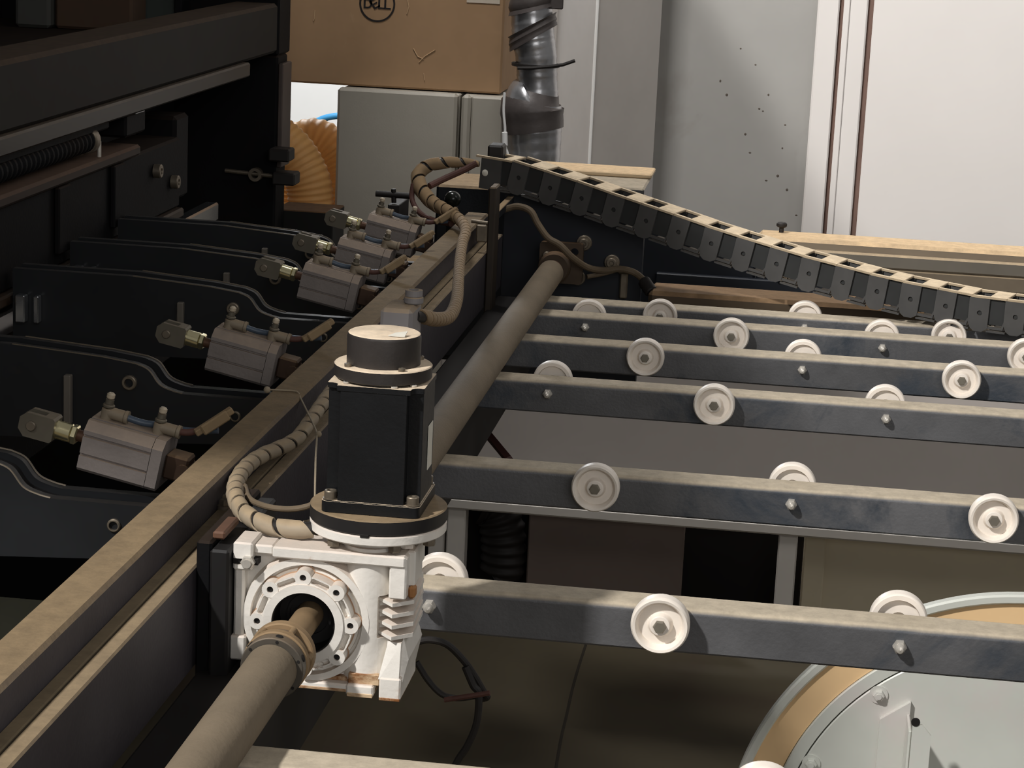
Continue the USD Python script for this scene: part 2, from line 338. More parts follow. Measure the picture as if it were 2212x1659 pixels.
part(c2, 'door', bx(xa+.021, xb, YC+.006, YC+.021, .06, zb-.002, .004), cab_grey)
part(c2, 'base', bx(xa+.01, xb-.01, YC+.04, YC+.28, 0, .02, .002), cab_dark)
# carton with a round emblem
BY = YC+.05
b0, b1 = pz(560, 178, BY), pz(1082, 203, BY)
zbx = max(zt, zb)
carton = thing('carton', 'large brown cardboard carton with a round black emblem, on the cabinets', 'cardboard box', ((b0[0]+b1[0])/2, BY+.2, zbx))
part(carton, 'box_body', bx(b0[0], b1[0], BY, BY+.34, zbx+.0006, zbx+.4, .004), card)
part(carton, 'tape', bx(pz(1008, 5, BY)[0], pz(1080, 5, BY)[0], BY-.0012, BY+.0005, pz(1040, 7, BY)[2], zbx+.4, .0003), tape_white, 'pale tape strip at the top right corner')
e = pz(815, 8, BY); er = 39.5*4.75/FPX
em = [ext_xz(Point(e[0], e[2]).buffer(er, 48).difference(Point(e[0], e[2]).buffer(er*.9, 48)), BY-.0009, BY+.0003)]
def glyph(ch, dx, rot=0.):
    t = meshkit.text_mesh(ch, er*.50, .0012, bold=True); t.apply_translation(-t.bounds.mean(0))
    t.apply_transform(trimesh.transformations.rotation_matrix(rot, [0, 0, 1])); t.apply_scale((1.12, 1, 1))
    v = t.vertices.copy(); t.vertices = np.c_[v[:, 0]+e[0]+dx, -v[:, 2]+BY-.0003, v[:, 1]+e[2]-.0005]; return t
for ch, dx, rot in (('D', -.52, 0), ('E', -.15, .6), ('L', .24, 0), ('L', .58, 0)): em.append(glyph(ch, dx*er, rot))
part(carton, 'printed_emblem', cat(em), ink, 'round black printed emblem with four letters', smooth=False)
tears = []
for pts in ([(893, 105), (902, 122), (915, 128)], [(905, 135), (917, 122), (940, 108)], [(880, 0), (883, 14), (879, 30)], [(680, 22), (679, 40), (677, 45)], [(915, 158), (917, 174)]):
    tears.append(sweep([pz(x, y, BY-.0006) for x, y in pts], .0012, 6))
part(carton, 'torn_scuff', cat(tears), scuff_mat, kind='stuff')
# worn wooden post between carton and duct
pp = [pz(1087, 0, 5.04), pz(1112, 0, 5.04)]
single('wooden_post', 'worn brown wooden post between carton and silver duct', 'post', bx(pp[0][0], pp[1][0], 5.04, 5.08, 0, 2.0, .003), plank)
# silver flexible duct with dark tape bands
DY = 4.645
cen = [(1148, -160, 44), (1148, -40, 43), (1149, 30, 44), (1152, 80, 45), (1158, 120, 44), (1160, 170, 43), (1160, 205, 46), (1150, 220, 61), (1151, 270, 63), (1152, 285, 61), (1153, 360, 56), (1154, 470, 56), (1154, 800, 56)]
P = np.array([pz(x, y, DY) for x, y, _ in cen]); P[:, 1] = DY; R = np.array([r*4.74/FPX for *_, r in cen])
duct = thing('flexible_duct', 'silver film dust duct with dark tape bands, standing beside the grey column', 'duct', (P[-1][0], DY, 0))
k = spline(np.c_[P, R], 10); k3 = k[:, :3].copy(); kr = k[:, 3]
kr = kr*(1+.006*np.sin(np.arange(len(kr))*1.7)+.008*RNG.standard_normal(len(kr)))
part(duct, 'duct_film', sweep(np.vstack([k3, [k3[-1][0], DY, .01]]), np.r_[kr, kr[-1]], 28), foil, smooth=50)
def band(y0, y1, extra, tilt=0.):
    a, b = pz(1152, y0, DY), pz(1152, y1, DY); zz = k3[:, 2]
    n = 7; Z = np.linspace(a[2], b[2], n); o = np.argsort(zz)
    X = np.interp(Z, zz[o], k3[o, 0]); RR = np.interp(Z, zz[o], kr[o])+extra+.0012*RNG.standard_normal(n)
    m = sweep(np.c_[X, np.full(n, DY), Z], RR, 28); v = m.vertices; v[:, 2] += (v[:, 0]-X.mean())*tilt; return m
part(duct, 'tape_band', band(196, 282, .003, .06), tape_dark, 'wide dark tape band')
part(duct, 'tape_band', band(52, 84, .004, .47), tape_dark)
part(duct, 'tape_band', band(-30, 24, .004, .2), tape_dark, 'dark tape band with a loose flap')
fl = pz(1200, 6, DY); part(duct, 'tape_flap', bx(fl[0]-.02, fl[0]+.018, DY-.02, DY-.012, fl[2]-.012, fl[2]+.02, .002), tape_dark)
zt_ = [pz(x, y, DY-.05) for x, y in [(1118, 147), (1150, 147), (1185, 144), (1216, 140), (1242, 131)]]
part(duct, 'cable_tie', cat(sweep(zt_, .0035, 8), ring((k3[len(k3)//3][0], DY, zt_[1][2]), (0, 0, 1), .05, .042, .006)), cable_dark, 'black cable tie with a long tail')
# white cable hanging beside the narrow cabinet
hc = [pz(x, y, 4.58) for x, y in [(1090, 200), (1088, 240), (1091, 280), (1090, 310), (1096, 330), (1099, 350), (1102, 420)]]
wc = thing('hanging_cable', 'thin white cable hanging between narrow cabinet and silver duct', 'cable', hc[-1])
part(wc, 'sheath', sweep(spline(hc, 6), .0028, 8), wall_white)
part(wc, 'connector', cyl(pz(1090, 285, 4.58), pz(1091, 315, 4.58), .006, 12, .001), wall_white)
# amber hoses
def hose(name, label, pts, Y0, r, ringp, group=None):
    C = spline([pz(x, y, Y0+dy) for x, y, dy in pts], 14); C, s = resample(C, ringp/6)
    rr = r*(1+.028*np.cos(2*PI*s/ringp))
    return single(name, label, 'flexible hose', sweep(C, rr, 36), hose_tan, smooth=60)
hose('flexible_hose', 'amber ribbed flexible hose bending down beside the grey cabinet', [(560, 268, 0), (600, 300, 0), (636, 335, 0), (664, 388, 0), (672, 445, 0), (674, 520, 0), (674, 1000, 0)], 4.72, .049, .0125)
hose('flexible_hose', 'paler amber ribbed hose arching behind the front amber hose', [(590, 1120, .47), (590, 800, .47), (590, 560, .47), (604, 400, .47), (636, 330, .47), (676, 306, .47), (716, 330, .47), (744, 400, .47), (750, 560, .47), (750, 800, .47), (750, 1120, .47)], 4.72, .055, .011)
bh = [atY(x, y, 7.4) for x, y in [(640, 276), (684, 262), (706, 254), (740, 250), (790, 256), (800, 300), (800, 460), (800, 800)]]
single('blue_hose', 'bright blue hose looping against the white far wall', 'hose', sweep(spline(bh, 8), .011, 12), hose_blue)

# ================================================================ back gantry rail
GY = 3.8
gz = lambda x, y: atY(x, y, GY)
gzt = atZ(1774, 505, .9315)  # back edge of the dusty top
g1 = thing('gantry_rail', 'long dusty grey gantry rail with a toothed rack, below the white door', 'machine rail', (.6, GY, .6))
gxl = gz(1640, 500)[0]; gxb = atY(950, 490, GY)[0]
part(g1, 'rail_beam', bx(gxl, 1.9, 3.735, 3.815, .885, .932, .006), mat('gantry_beam_paint', (124, 112, 96), .6, .1, .1, 10, dust=.9, dust_color=(216, 186, 146)))
part(g1, 'guide_strip', bx(gxl+.03, 1.9, 3.722, 3.734, .892, .916, .003), mat('guide_strip_steel', (120, 114, 104), .4, .4, .1, 10, dust=.7, dust_color=(190, 166, 132)))
rk = [bx(gxl+.03, 1.9, 3.716, 3.734, .868, .8915, .001)]
tooth = trimesh.convex.convex_hull(np.array([(x*s, y, z) for s in (-1, 1) for y in (0, .018) for x, z in ((.0030, .868), (.0016, .8615))]))
for i in range(int((1.0-gxl)/.0072)):
    t = tooth.copy(); t.apply_translation((gxl+.036+i*.0072, 3.716, 0)); rk.append(t)
part(g1, 'rack', cat(rk), mat('rack_steel', (112, 100, 84), .6, .2, .12, 14, dust=.4, dust_color=(150, 130, 100)))
bt = atZ(1688, 497, .936); part(g1, 'bolt', cat(cyl((bt[0], bt[1], .93), (bt[0], bt[1], .944), .004, 12), cyl((bt[0], bt[1], .941), (bt[0], bt[1], .949), .009, 16, .002)), cable_dark)
part(g1, 'web', bx(gxb, gxl-.001, 3.742, 3.80, .68, .93, .004), blue_black)
part(g1, 'web', bx(gxl, 1.9, 3.742, 3.80, .68, .8845, .004), steel_far)
# dark box with a pale top left of it
dk = [atY(1255, 372, 3.95), atY(1407, 379, 3.95), atY(1405, 420, 3.95)]
d1 = thing('machine_carriage', 'dark carriage block with a dusty top plate behind the cable chain', 'machine part', ((dk[0][0]+dk[1][0])/2, 4, .9))
part(d1, 'top_plate', bx(dk[0][0]-.10, dk[1][0]+.002, 3.93, 4.03, dk[1][2]-.004, dk[1][2]+.004, .002), mat('pale_top_plate', (190, 170, 140), .7, .1, .08, 10, dust=.95, dust_color=(226, 196, 156)))
part(d1, 'block', bx(dk[0][0]-.10, dk[1][0]-.001, 3.8005, 4.02, .74, dk[1][2]-.0045, .003), steel_dark)
part(d1, 'lower_lip', bx(dk[0][0]+.02, dk[1][0]-.014, 3.936, 3.949, dk[2][2]-.006, dk[2][2]-.001, .0015), mat('pale_lip', (196, 176, 148), .5, .2, .08, 10, dust=.9, dust_color=(226, 196, 156)))
# dark end plate behind the shaft bearing
EPY = 3.43
ep = thing('end_plate', 'black steel end plate carrying the far shaft bearing', 'machine plate', (-.33, 3.44, .6))
e0, e1 = atY(1115, 470, 3.42), atY(1392, 470, 3.42)
part(ep, 'plate', ext_xz([(e0[0]-.02, .68), (e1[0], .68), (e1[0], .975), (-.30, 1.004), (e0[0]-.02, 1.022)], EPY, 3.455), blue_black, smooth=20)
for px, py in ((1322, 567), (1248, 600), (1262, 525)):
    q = atY(px, py, EPY-.005); part(ep, 'bolt', cat(cyl(q+[0, .006, 0], q+[0, -.002, 0], .012, 18, .001), socket_bolt(q+[0, -.002, 0], (0, -1, 0), .008, .008)), bolt_dull)
q = atY(1347, 615, EPY-.01); part(ep, 'stud', cat(bx(q[0]-.006, q[0]+.006, EPY-.012, EPY, q[2]-.022, q[2]+.022, .002), bx(q[0]-.010, q[0]+.010, EPY-.014, EPY, q[2]+.017, q[2]+.025, .002)), bolt_dull)
# wide brown ledge at the far end of the rails
single('gantry_ledge', 'brown dusty flat ledge behind the last roller rail', 'machine rail', bx(atZ(1396, 640, .9)[0], 1.6, 3.325, 3.41, .872, .9, .006), mat('brown_ledge_steel', (84, 70, 54), .7, .1, .2, 8, dust=.85, dust_color=(150, 120, 88)))
part(g1, 'lower_face', bx(e1[0]+.004, 1.7, 3.726, 3.7415, .68, .86, .002), blue_black)
part(g1, 'leg', bx(1.4, 1.6, 3.60, 3.73, 0, .679, .004), steel_far)

# ================================================================ under the rails, on the floor behind
UY = 4.4
u = lambda x, y: atY(x, y, UY)
ut = thing('dust_cabinet', 'grey sheet metal cabinet with a pale bottom frame under the roller rails', 'cabinet', (0, UY+.3, 0))
zb0, zb1 = u(1500, 1107)[2], u(1500, 1140)[2]
part(ut, 'front_panel', bx(-.70, 1.0, UY+.03, UY+.05, zb0-.01, .60, .004), grey_sheet)
part(ut, 'top_panel', bx(-.70, 1.0, UY+.051, UY+.15, .58, .60, .004), grey_sheet)
part(ut, 'bottom_frame', bx(-.80, 1.0, UY, UY+.06, zb1-.002, zb0-.0105, .004), frame_grey)
for xa_, xb_, yb_ in ((960, 1000, 0), (1676, 1718, 0)):
    part(ut, 'leg', bx(u(xa_, 1240)[0], u(xb_, 1240)[0], UY+.005, UY+.05, 0, zb1-.0025, .003), frame_grey)
part(ut, 'leg_liner', bx(u(920, 1240)[0], u(955, 1240)[0], UY+.012, UY+.05, 0, zb1-.0025, .003), frame_grey)
part(ut, 'beige_panel', bx(u(1733, 1250)[0], 1.0, UY+.07, UY+.09, .0, zb1-.003, .003), beige_panel)
part(ut, 'beige_stile', bx(u(1733, 1250)[0], u(1780, 1250)[0], UY+.055, UY+.069, .0, zb1-.003, .003), beige_panel)
part(ut, 'brown_panel', bx(u(1128, 1250)[0], u(1470, 1250)[0], UY+.07, UY+.09, .0, zb1-.003, .003), brown_panel)
part(ut, 'dark_back', bx(-.8, u(1733, 1250)[0], UY+.145, UY+.155, .0, zb1-.003, .003), cab_dark)
hp = [u(x, y) for x, y in [(1040, 1060), (1062, 1130), (1075, 1190), (1072, 1260), (1062, 1340)]]; hp = np.array(hp); hp[:, 1] = UY+.09; hp[:, 2] = np.maximum(hp[:, 2], .06); hp[0, 2] = min(hp[0, 2], zb1-.01)
C, s = resample(spline(hp, 10), .004)
part(ut, 'corrugated_hose', sweep(C, 0.046*(1+.07*np.cos(2*PI*s/.022)), 28), cable_dark, 'black corrugated hose', smooth=60)
# round blower housing at the lower right
FC, FR, FY = np.array([.267, 2.2, .524]), .296, 2.2
fan = thing('blower_housing', 'large round grey green blower housing with a tan rim, at the lower right', 'blower', (FC[0], FY+.15, 0))
Fp = FC.copy(); ax = (0, -1, 0); A = lambda y: np.array([FC[0], y, FC[2]])
part(fan, 'outer_shell', lathe([(0, -.15), (FR-.12, -.15), (FR-.08, 0), (FR-.003, .0), (FR, .002), (FR, .012), (FR-.002, .014), (FR-.008, .014), (FR-.010, .012), (FR-.010, .004), (0, .004)], A(FY+.0145), ax, 128), fan_grey)
part(fan, 'tan_ring', ring(A(FY+.010), ax, FR-.0105, FR-.041, .004, 128), fan_tan, 'tan board ring inside the rim')
part(fan, 'inner_flange', ring(A(FY+.008), ax, FR-.0415, FR-.0545, .006, 128, .001), fan_grey)
part(fan, 'cover_disc', lathe([(0, 0), (FR-.0562, 0), (FR-.0562, .005), (FR-.0575, .006), (0, .006)], A(FY+.008), ax, 128), fan_grey)
for px, py in ((1898, 1500), (1752, 1648), (2120, 1395)):
    q = atY(px, py, FY+.002); qq = q+[0, .0003, 0]
    part(fan, 'bolt', cat(ring(qq, ax, .0095, .003, .002, 20), hexa(qq+[0, -.002, 0], ax, .0060, .005), cyl(qq+[0, -.006, 0], qq+[0, -.009, 0], .003, 12)), fan_grey)
br = [atY(x, y, FY) for x, y in [(1904, 1659), (1910, 1560), (1956, 1512), (1963, 1520)]]
xa_, xb_ = atY(1922, 1600, FY)[0], atY(1960, 1600, FY)[0]; ztp = atY(1960, 1515, FY)[2]
part(fan, 'angle_bracket', cat(ext_xz([(xa_-.012, .30), (xb_, .30), (xb_, ztp-.0), (xb_-.001, ztp), (xa_-.012, ztp-.021)], FY-.004, FY+.0035),
     bx(xb_-.003, xb_+.0, FY-.052, FY-.004, .30, ztp-.012, .001)), fan_grey)
xe = atY(1994, 1600, FY-.05)[0]
tab = ext_xz([(xb_, .30), (xb_+.019, .30), (xb_+.019, ztp-.014), (xb_+.010, ztp-.004), (xb_, ztp-.001)], FY-.056, FY-.0525)
part(fan, 'bracket_flange', tab, fan_grey)
hq = atY(1978, 1560, FY-.056); part(fan, 'slot', cyl(hq+[0, .0005, 0], hq+[0, -.0006, 0], .0045, 14).apply_scale((1, 1, 1)), cab_dark)
part(fan, 'foot', bx(FC[0]-.12, FC[0]+.12, FY+.03, FY+.15, 0, .40, .004), fan_grey)

# ================================================================ left machine
MX = -1.0
mt, ml = 1.245, 1.140
mb = thing('machine_beam', 'wide dark machine beam with a dusty top edge at the upper left', 'machine beam', (-1.1, 3.3, .9))
MY1 = 4.20
part(mb, 'beam', bx(MX-.085, MX, 2.2, MY1, ml+.012, mt, .006), machine_grey)
part(mb, 'lip', bx(MX-.18, MX+.006, 2.2, 3.97, ml-.014, ml+.0115, .003), mat('lip_steel', (42, 38, 34), .4, .3, .15, 8, dust=.5, dust_color=(110, 94, 76)))
part(mb, 'lip_bar', bx(MX-.16, MX-.012, 2.2, 3.2, ml-.030, ml-.0145, .003), machine_black)
part(mb, 'clamp_block', bx(MX-.06, MX-.005, 3.26, 3.36, ml-.05, ml-.0145, .004), machine_black)
part(mb, 'clamp_clip', bx(MX-.02, MX-.002, 3.30, 3.345, ml-.018, ml-.0142, .001), polished, 'small bright metal clip')
mc = thing('screw_cover', 'black ribbed bellows tube below the wide machine beam', 'bellows', (MX-.02, 2.7, 1.1))
C, s = resample([(MX-.025, 2.2, 1.100), (MX-.025, 3.12, 1.100)], .003)
part(mc, 'bellows', sweep(C, .015*(1+.13*np.sign(np.sin(2*PI*s/.018))), 20), machine_black)
part(mc, 'end_ring', cyl((MX-.025, 3.121, 1.1), (MX-.025, 3.14, 1.1), .02, 20, .002), bolt_dull)
part(mc, 'end_pin', cyl((MX-.01, 3.145, 1.098), (MX-.01, 3.145, 1.07), .003, 10), bolt_steel)
lb = thing('lower_beam', 'black lower machine beam with a brown flange above the lift arms', 'machine beam', (-1.1, 3.0, .9))
part(lb, 'flange', bx(MX-.12, MX+.0, 2.2, 3.32, 1.058, 1.075, .004), mat('brown_flange_paint', (50, 38, 30), .7, 0, .2, 7, dust=.7, dust_color=(100, 74, 56)))
part(lb, 'web', bx(MX-.10, MX-.012, 2.2, 3.58, .942, 1.0575, .004), machine_black)
part(lb, 'bottom_lip', bx(MX-.09, MX-.004, 2.2, 3.58, .926, .9415, .003), mat('brown_lip_paint', (54, 40, 28), .6, .1, .2, 7))
for y in (2.62, 2.95, 3.2): part(lb, 'stiffener', bx(MX-.0115, MX-.003, y, y+.05, .962, 1.055, .002), machine_black)
part(lb, 'end_block', bx(MX-.09, MX-.02, 3.581, 3.66, .95, 1.09, .006), machine_black)
for yy, zz in ((3.43, 1.02), (3.53, .99)): part(lb, 'bolt', socket_bolt(np.array([MX-.011, yy, zz]), (1, 0, 0), .011, .012), bolt_dull)
fp = thing('frame_post', 'tall black machine end post with a worn pale edge, left of the amber hose', 'machine post', (-1.03, 4.24, 0))
fx = atY(602, 300, 4.24)[0]
part(fp, 'post', bx(-2.3, fx, 4.22, 4.30, 0, ml+.005, .004), machine_black)
part(fp, 'worn_edge', bx(fx+.0005, fx+.010, 4.222, 4.295, .93, 1.13, .002), mat('worn_edge_steel', (84, 74, 70), .5, .3, .2, 12))
part(fp, 'top_post', bx(-1.55, fx+.002, 4.215, 4.31, ml+.0055, 1.999, .004), machine_black)
for px, py, w in ((620, 333, .02), (628, 384, .026)):
    q = atY(px, py, 4.2); part(fp, 'clamp', bx(q[0]-.03, q[0]+w*.55, 4.17, 4.219, q[2]-.012, q[2]+.012, .003), cable_dark)
q = atY(552, 377, 4.2); part(fp, 'pin', cat(cyl(q+[-.06, 0, .004], q+[.06, 0, -.002], .004, 10), ring(q+[0, .01, 0], (0, -1, 0), .013, .007, .016, 20)), bolt_dull)
sh = atZ(660, 448, .86)
single('cross_beam', 'brown dusty cross beam below the amber hose', 'machine beam', bx(atY(596, 450, 4.32)[0], atY(722, 450, 4.32)[0], 4.31, 4.42, 0, .836, .002), mat('brown_ledge_paint', (12, 10, 8), .7, 0, .2, 8, dust=.8, dust_color=(110, 78, 48)))
# dim goods standing on the machine, behind the beam
s1 = atY(130, 50, 4.0); s2 = atY(285, 50, 4.0); zb_ = atY(200, 66, 4.0)[2]
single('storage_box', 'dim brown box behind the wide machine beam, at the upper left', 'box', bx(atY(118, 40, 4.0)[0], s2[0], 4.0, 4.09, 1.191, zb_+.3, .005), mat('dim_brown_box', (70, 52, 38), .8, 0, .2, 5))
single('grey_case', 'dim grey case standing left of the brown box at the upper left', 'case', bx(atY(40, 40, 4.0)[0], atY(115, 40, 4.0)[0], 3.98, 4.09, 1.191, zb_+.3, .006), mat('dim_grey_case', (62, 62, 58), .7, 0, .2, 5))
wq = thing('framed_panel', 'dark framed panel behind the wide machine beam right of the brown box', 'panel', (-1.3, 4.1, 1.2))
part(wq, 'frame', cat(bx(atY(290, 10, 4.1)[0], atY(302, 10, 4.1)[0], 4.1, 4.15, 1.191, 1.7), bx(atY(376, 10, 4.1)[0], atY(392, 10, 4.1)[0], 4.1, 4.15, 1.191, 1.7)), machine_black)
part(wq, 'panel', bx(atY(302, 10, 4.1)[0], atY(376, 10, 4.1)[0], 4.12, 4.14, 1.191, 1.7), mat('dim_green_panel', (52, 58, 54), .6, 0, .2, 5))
single('machine_table', 'black machine bed behind the wide beam at the top left corner', 'machine part', bx(-2.6, MX-.20, 2.2, 4.2, .92, 1.19, .005), machine_black)
single('unseen_shade_hood', 'unseen black hood added over the machine to shade the left side', 'added hood', bx(-2.4, -.86, 1.0, 4.4, 2.0, 2.06, .004), machine_black)  # unseen slab added above the view, shaped to shade machine and rail ends
single('added_dark_panel', 'black sheet added under the hood to darken the back of the machine', 'machine panel', bx(-2.4, -1.30, 4.32, 4.36, .95, 1.999, .004), machine_black)  # added to keep the space behind the machine dark
single('lit_floor_board', 'pale grey green board added as the lit floor patch below the nearest lift arm', 'board', bx(-2.2, -1.15, 3.5, 4.3, 0, .012, .002), mat('lit_floor_pale', (176, 174, 150), .7, 0, .06, 5))  # added board; its pale colour stands in for light on the floor
# polished guide bar
single('guide_bar', 'polished steel guide bar below the black lower beam', 'guide rail', bx(-1.055, -1.03, 2.3, 3.9, .872, .905, .003), polished)
single('guide_bed', 'black bed under the polished guide bar', 'machine bed', bx(-1.75, -1.003, 1.7, 3.9, .70, .8715, .004), machine_black)

# ================================================================ lift arms and pneumatic cylinders
def arm_profile():
    top = [(-1.0, .976), (-.84, .976), (-.738, .969), (-.700, .964)]
    dip = spline([(-.700, .964, 0), (-.686, .958, 0), (-.674, .943, 0), (-.660, .937-.0, 0), (-.648, .9345, 0)], 5)[1:, :2]
    return Polygon(top+[tuple(p) for p in dip]+[(-.545, .934), (-.545, .885), (-.70, .876), (-1.0, .868)])
AY = [1.879, 2.311, 2.756, 2.985, 3.205]
arm = thing('lift_arm', 'black lift arm plate under the nearest pneumatic cylinder', 'machine arm', (-.8, AY[0]+.025, .87), 'black lift arms along the beam')
ap = arm_profile()
part(arm, 'plate', ext_xz(ap, AY[0], AY[0]+.012), arm_black, smooth=25)
part(arm, 'plate', ext_xz(ap, AY[0]+.034, AY[0]+.046), arm_black, smooth=25)
part(arm, 'web', ext_xz(ap.buffer(-.0035).intersection(sbox(-.995, .5, -.55, 2)).buffer(-.003), AY[0]+.0125, AY[0]+.0335), seal_black, smooth=25)
lip = np.array([(x, AY[0]+.0015, z) for x, z in ap.exterior.coords if z > .93 and x > -.999 and x < -.546][::1])
lip = lip[np.argsort(lip[:, 0])]
part(arm, 'worn_edge', cat(sweep(lip, .0012, 6), sweep(lip+[0, .043, 0], .0012, 6)), mat('worn_arm_edge', (96, 86, 72), .5, .3, .2, 20), 'pale worn top edges')
q = np.array([-.7065, AY[0], .9435]); part(arm, 'bushing', ring(q+[0, .001, 0], (0, -1, 0), .0082, .0050, .006, 24, .001), bolt_dull)
q = np.array([-.588, AY[0], .9145]); part(arm, 'bushing', ring(q+[0, .001, 0], (0, -1, 0), .0062, .0042, .004, 24, .001), bolt_dull)
part(arm, 'wear_plate', bx(-.992, -.979, AY[0]-.016, AY[0]-.0005, .908, .944, .0015), polished, 'narrow polished steel plate at the far left end')
part(arm, 'wear_plate', bx(-.968, -.961, AY[0]-.014, AY[0]-.0005, .908, .944, .0015), polished)
part(arm, 'stop_bar', bx(-.7785, -.7705, AY[0]-.010, AY[0]-.0005, .893, .948, .001), mat('stop_bar_steel', (104, 98, 90), .6, .2, .12, 20), 'narrow pale upright bar')
for k, lab in enumerate(('second', 'third', 'fourth', 'fifth and farthest')):
    dup(arm, (-.8, AY[k+1]+.025, .87), f'black lift arm plate under the {lab} pneumatic cylinder from the front')

# cylinder frame: origin at the clevis pin, +x along the rod towards the body, z up, tilted down to the right
def make_cylinder(label):
    t = thing('pneumatic_cylinder', label, 'pneumatic cylinder', (-.678, 1.926, .991), 'pneumatic cylinders behind the beam')
    o = BASE[t]; tl = .20
    def X(m): return tf(m, o, ry=tl)
    def pt(x, y, z): return o+np.array([x*math.cos(tl)+z*math.sin(tl), y, -x*math.sin(tl)+z*math.cos(tl)])
    # body outline seen along the rod: square with chamfered corners and two shallow grooves per side
    h, d = .0235, .026
    sec = Polygon([(-d, -h+.003), (-d+.003, -h), (d-.006, -h), (d, -h+.006), (d, h-.008), (d-.008, h), (-d+.008, h), (-d, h-.008)])
    for zz in (-.0075, .0105): sec = sec.difference(sbox(-d-.001, zz-.0013, -d+.0028, zz+.0013))
    sec = sec.difference(sbox(-.012, h-.0016, -.009, h+.001))
    b = trimesh.creation.extrude_polygon(sec, .064, engine='earcut'); v = b.vertices.copy()
    b.vertices = np.c_[v[:, 2]+.053, v[:, 0], v[:, 1]-.0005]
    part(t, 'body', X(b), alu, smooth=20)
    cap = trimesh.creation.extrude_polygon(Polygon([(-d, -h+.003), (-d+.003, -h), (d-.006, -h), (d, h-.008), (d-.008, h), (-d+.008, h), (-d, h-.008)]), .010, engine='earcut'); v = cap.vertices.copy()
    cap.vertices = np.c_[v[:, 2]+.1175, v[:, 0], v[:, 1]-.0005]
    part(t, 'end_cap', X(cap), alu, smooth=20)
    part(t, 'rod', X(cyl((.024, 0, 0), (.052, 0, 0), .0055, 18)), mat('rusty_rod', (92, 66, 50), .5, .4, .2, 30))
    part(t, 'rod_nut', X(cat(cyl((.017, 0, 0), (.036, 0, 0), .0088, 20, .001), hexa(np.array([.0365, 0, 0]), (1, 0, 0), .0095, .005))), brass_rod, 'shiny plated rod nut')
    cv = [(-.012, -.005), (-.012, .006), (-.006, .0115), (.019, .0115), (.021, .0095), (.021, -.0095), (.019, -.0115), (-.006, -.0115)]
    cl = Polygon(cv); cm = [ext_xz(cl, -.011, -.0052), ext_xz(cl, .0052, .011), ext_xz(cl.intersection(sbox(.010, -1, 1, 1)), -.0053, .0053)]
    cpth = part(t, 'clevis', X(cat(cm)), clevis_steel, smooth=25)
    part(cpth, 'pin', X(cat(cyl((0, -.0135, 0), (0, .0135, 0), .0048, 18, .0008))), bolt_dull)
    for xx, zz in ((.064, .0), (.114, .0)):
        fz = h-.0005
        f = part(t, 'flow_fitting', X(cat(cyl((xx, 0, fz-.001), (xx, 0, fz+.010), .0058, 16, .001), cyl((xx, 0, fz+.006), (xx+.017, 0, fz+.006), .0056, 16, .001), ring((xx+.017, 0, fz+.006), (1, 0, 0), .0062, .003, .003, 16))), mat('fitting_plastic', (136, 124, 106), .6, .1, .1, 30, dust=.4, dust_color=(150, 128, 100)))
        part(f, 'knob', X(cat(cyl((xx, 0, fz+.0105), (xx, 0, fz+.014), .0056, 16, .001), cyl((xx, 0, fz+.0142), (xx, 0, fz+.0185), .0040, 16))), clevis_steel)
        part(f, 'knob_tip', X(cyl((xx, 0, fz+.0187), (xx, 0, fz+.0248), .0038, 14, .0014)), mat('pale_knob', (186, 172, 150), .5, .1, .1, 30), 'pale round knob tip')
    fz = h+.0055
    part(t, 'air_hose', sweep(spline([pt(.081, 0, fz), pt(.097, .004, fz-.002), pt(.116, .0115, fz-.0015), pt(.138, .0115, fz), pt(.165, .012, fz+.008)], 8), .0032, 12), air_blue, 'blue grey air hose')
    part(t, 'air_hose', sweep(spline([pt(.131, 0, fz), pt(.142, .002, fz+.002), pt(.158, .008, fz+.010)], 8), .0032, 12), cable_red, 'red brown air hose')
    part(t, 'tail_hinge', cat(X(bx(.128, .150, -.012, .012, -.014, .010, .002)), X(cyl((.146, -.014, -.002), (.146, .014, -.002), .006, 14))), mat('hinge_rusty', (72, 54, 42), .6, .3, .25, 30, dust=.5, dust_color=(140, 114, 84)))
    part(t, 'hose_clip', tf(cat(bx(0, .040, .0, .009, -.003, .003, .001), bx(.006, .034, -.003, .0, -.005, .005, .0015)), pt(.150, -.006, .033), ry=-.55, rz=.5), mat('dusty_clip', (132, 112, 84), .7, 0, .15, 30, dust=.6, dust_color=(156, 132, 100)))
    return t
cy0 = make_cylinder('nearest pneumatic cylinder with blue hose and shiny rod nut, at the left edge')
CYY = [1.926, 2.363, 2.810, 3.025, 3.232]
for yv, dz, lab in zip(CYY[1:], (0, 0, 0, .004), ('second pneumatic cylinder from the front, left of the black motor', 'third pneumatic cylinder from the front, halfway along the dusty beam', 'fourth pneumatic cylinder from the front, dim and brown with dust', 'farthest pneumatic cylinder, below the wrapped cable bend')):
    dup(cy0, (-.678, yv, .991+dz), lab)

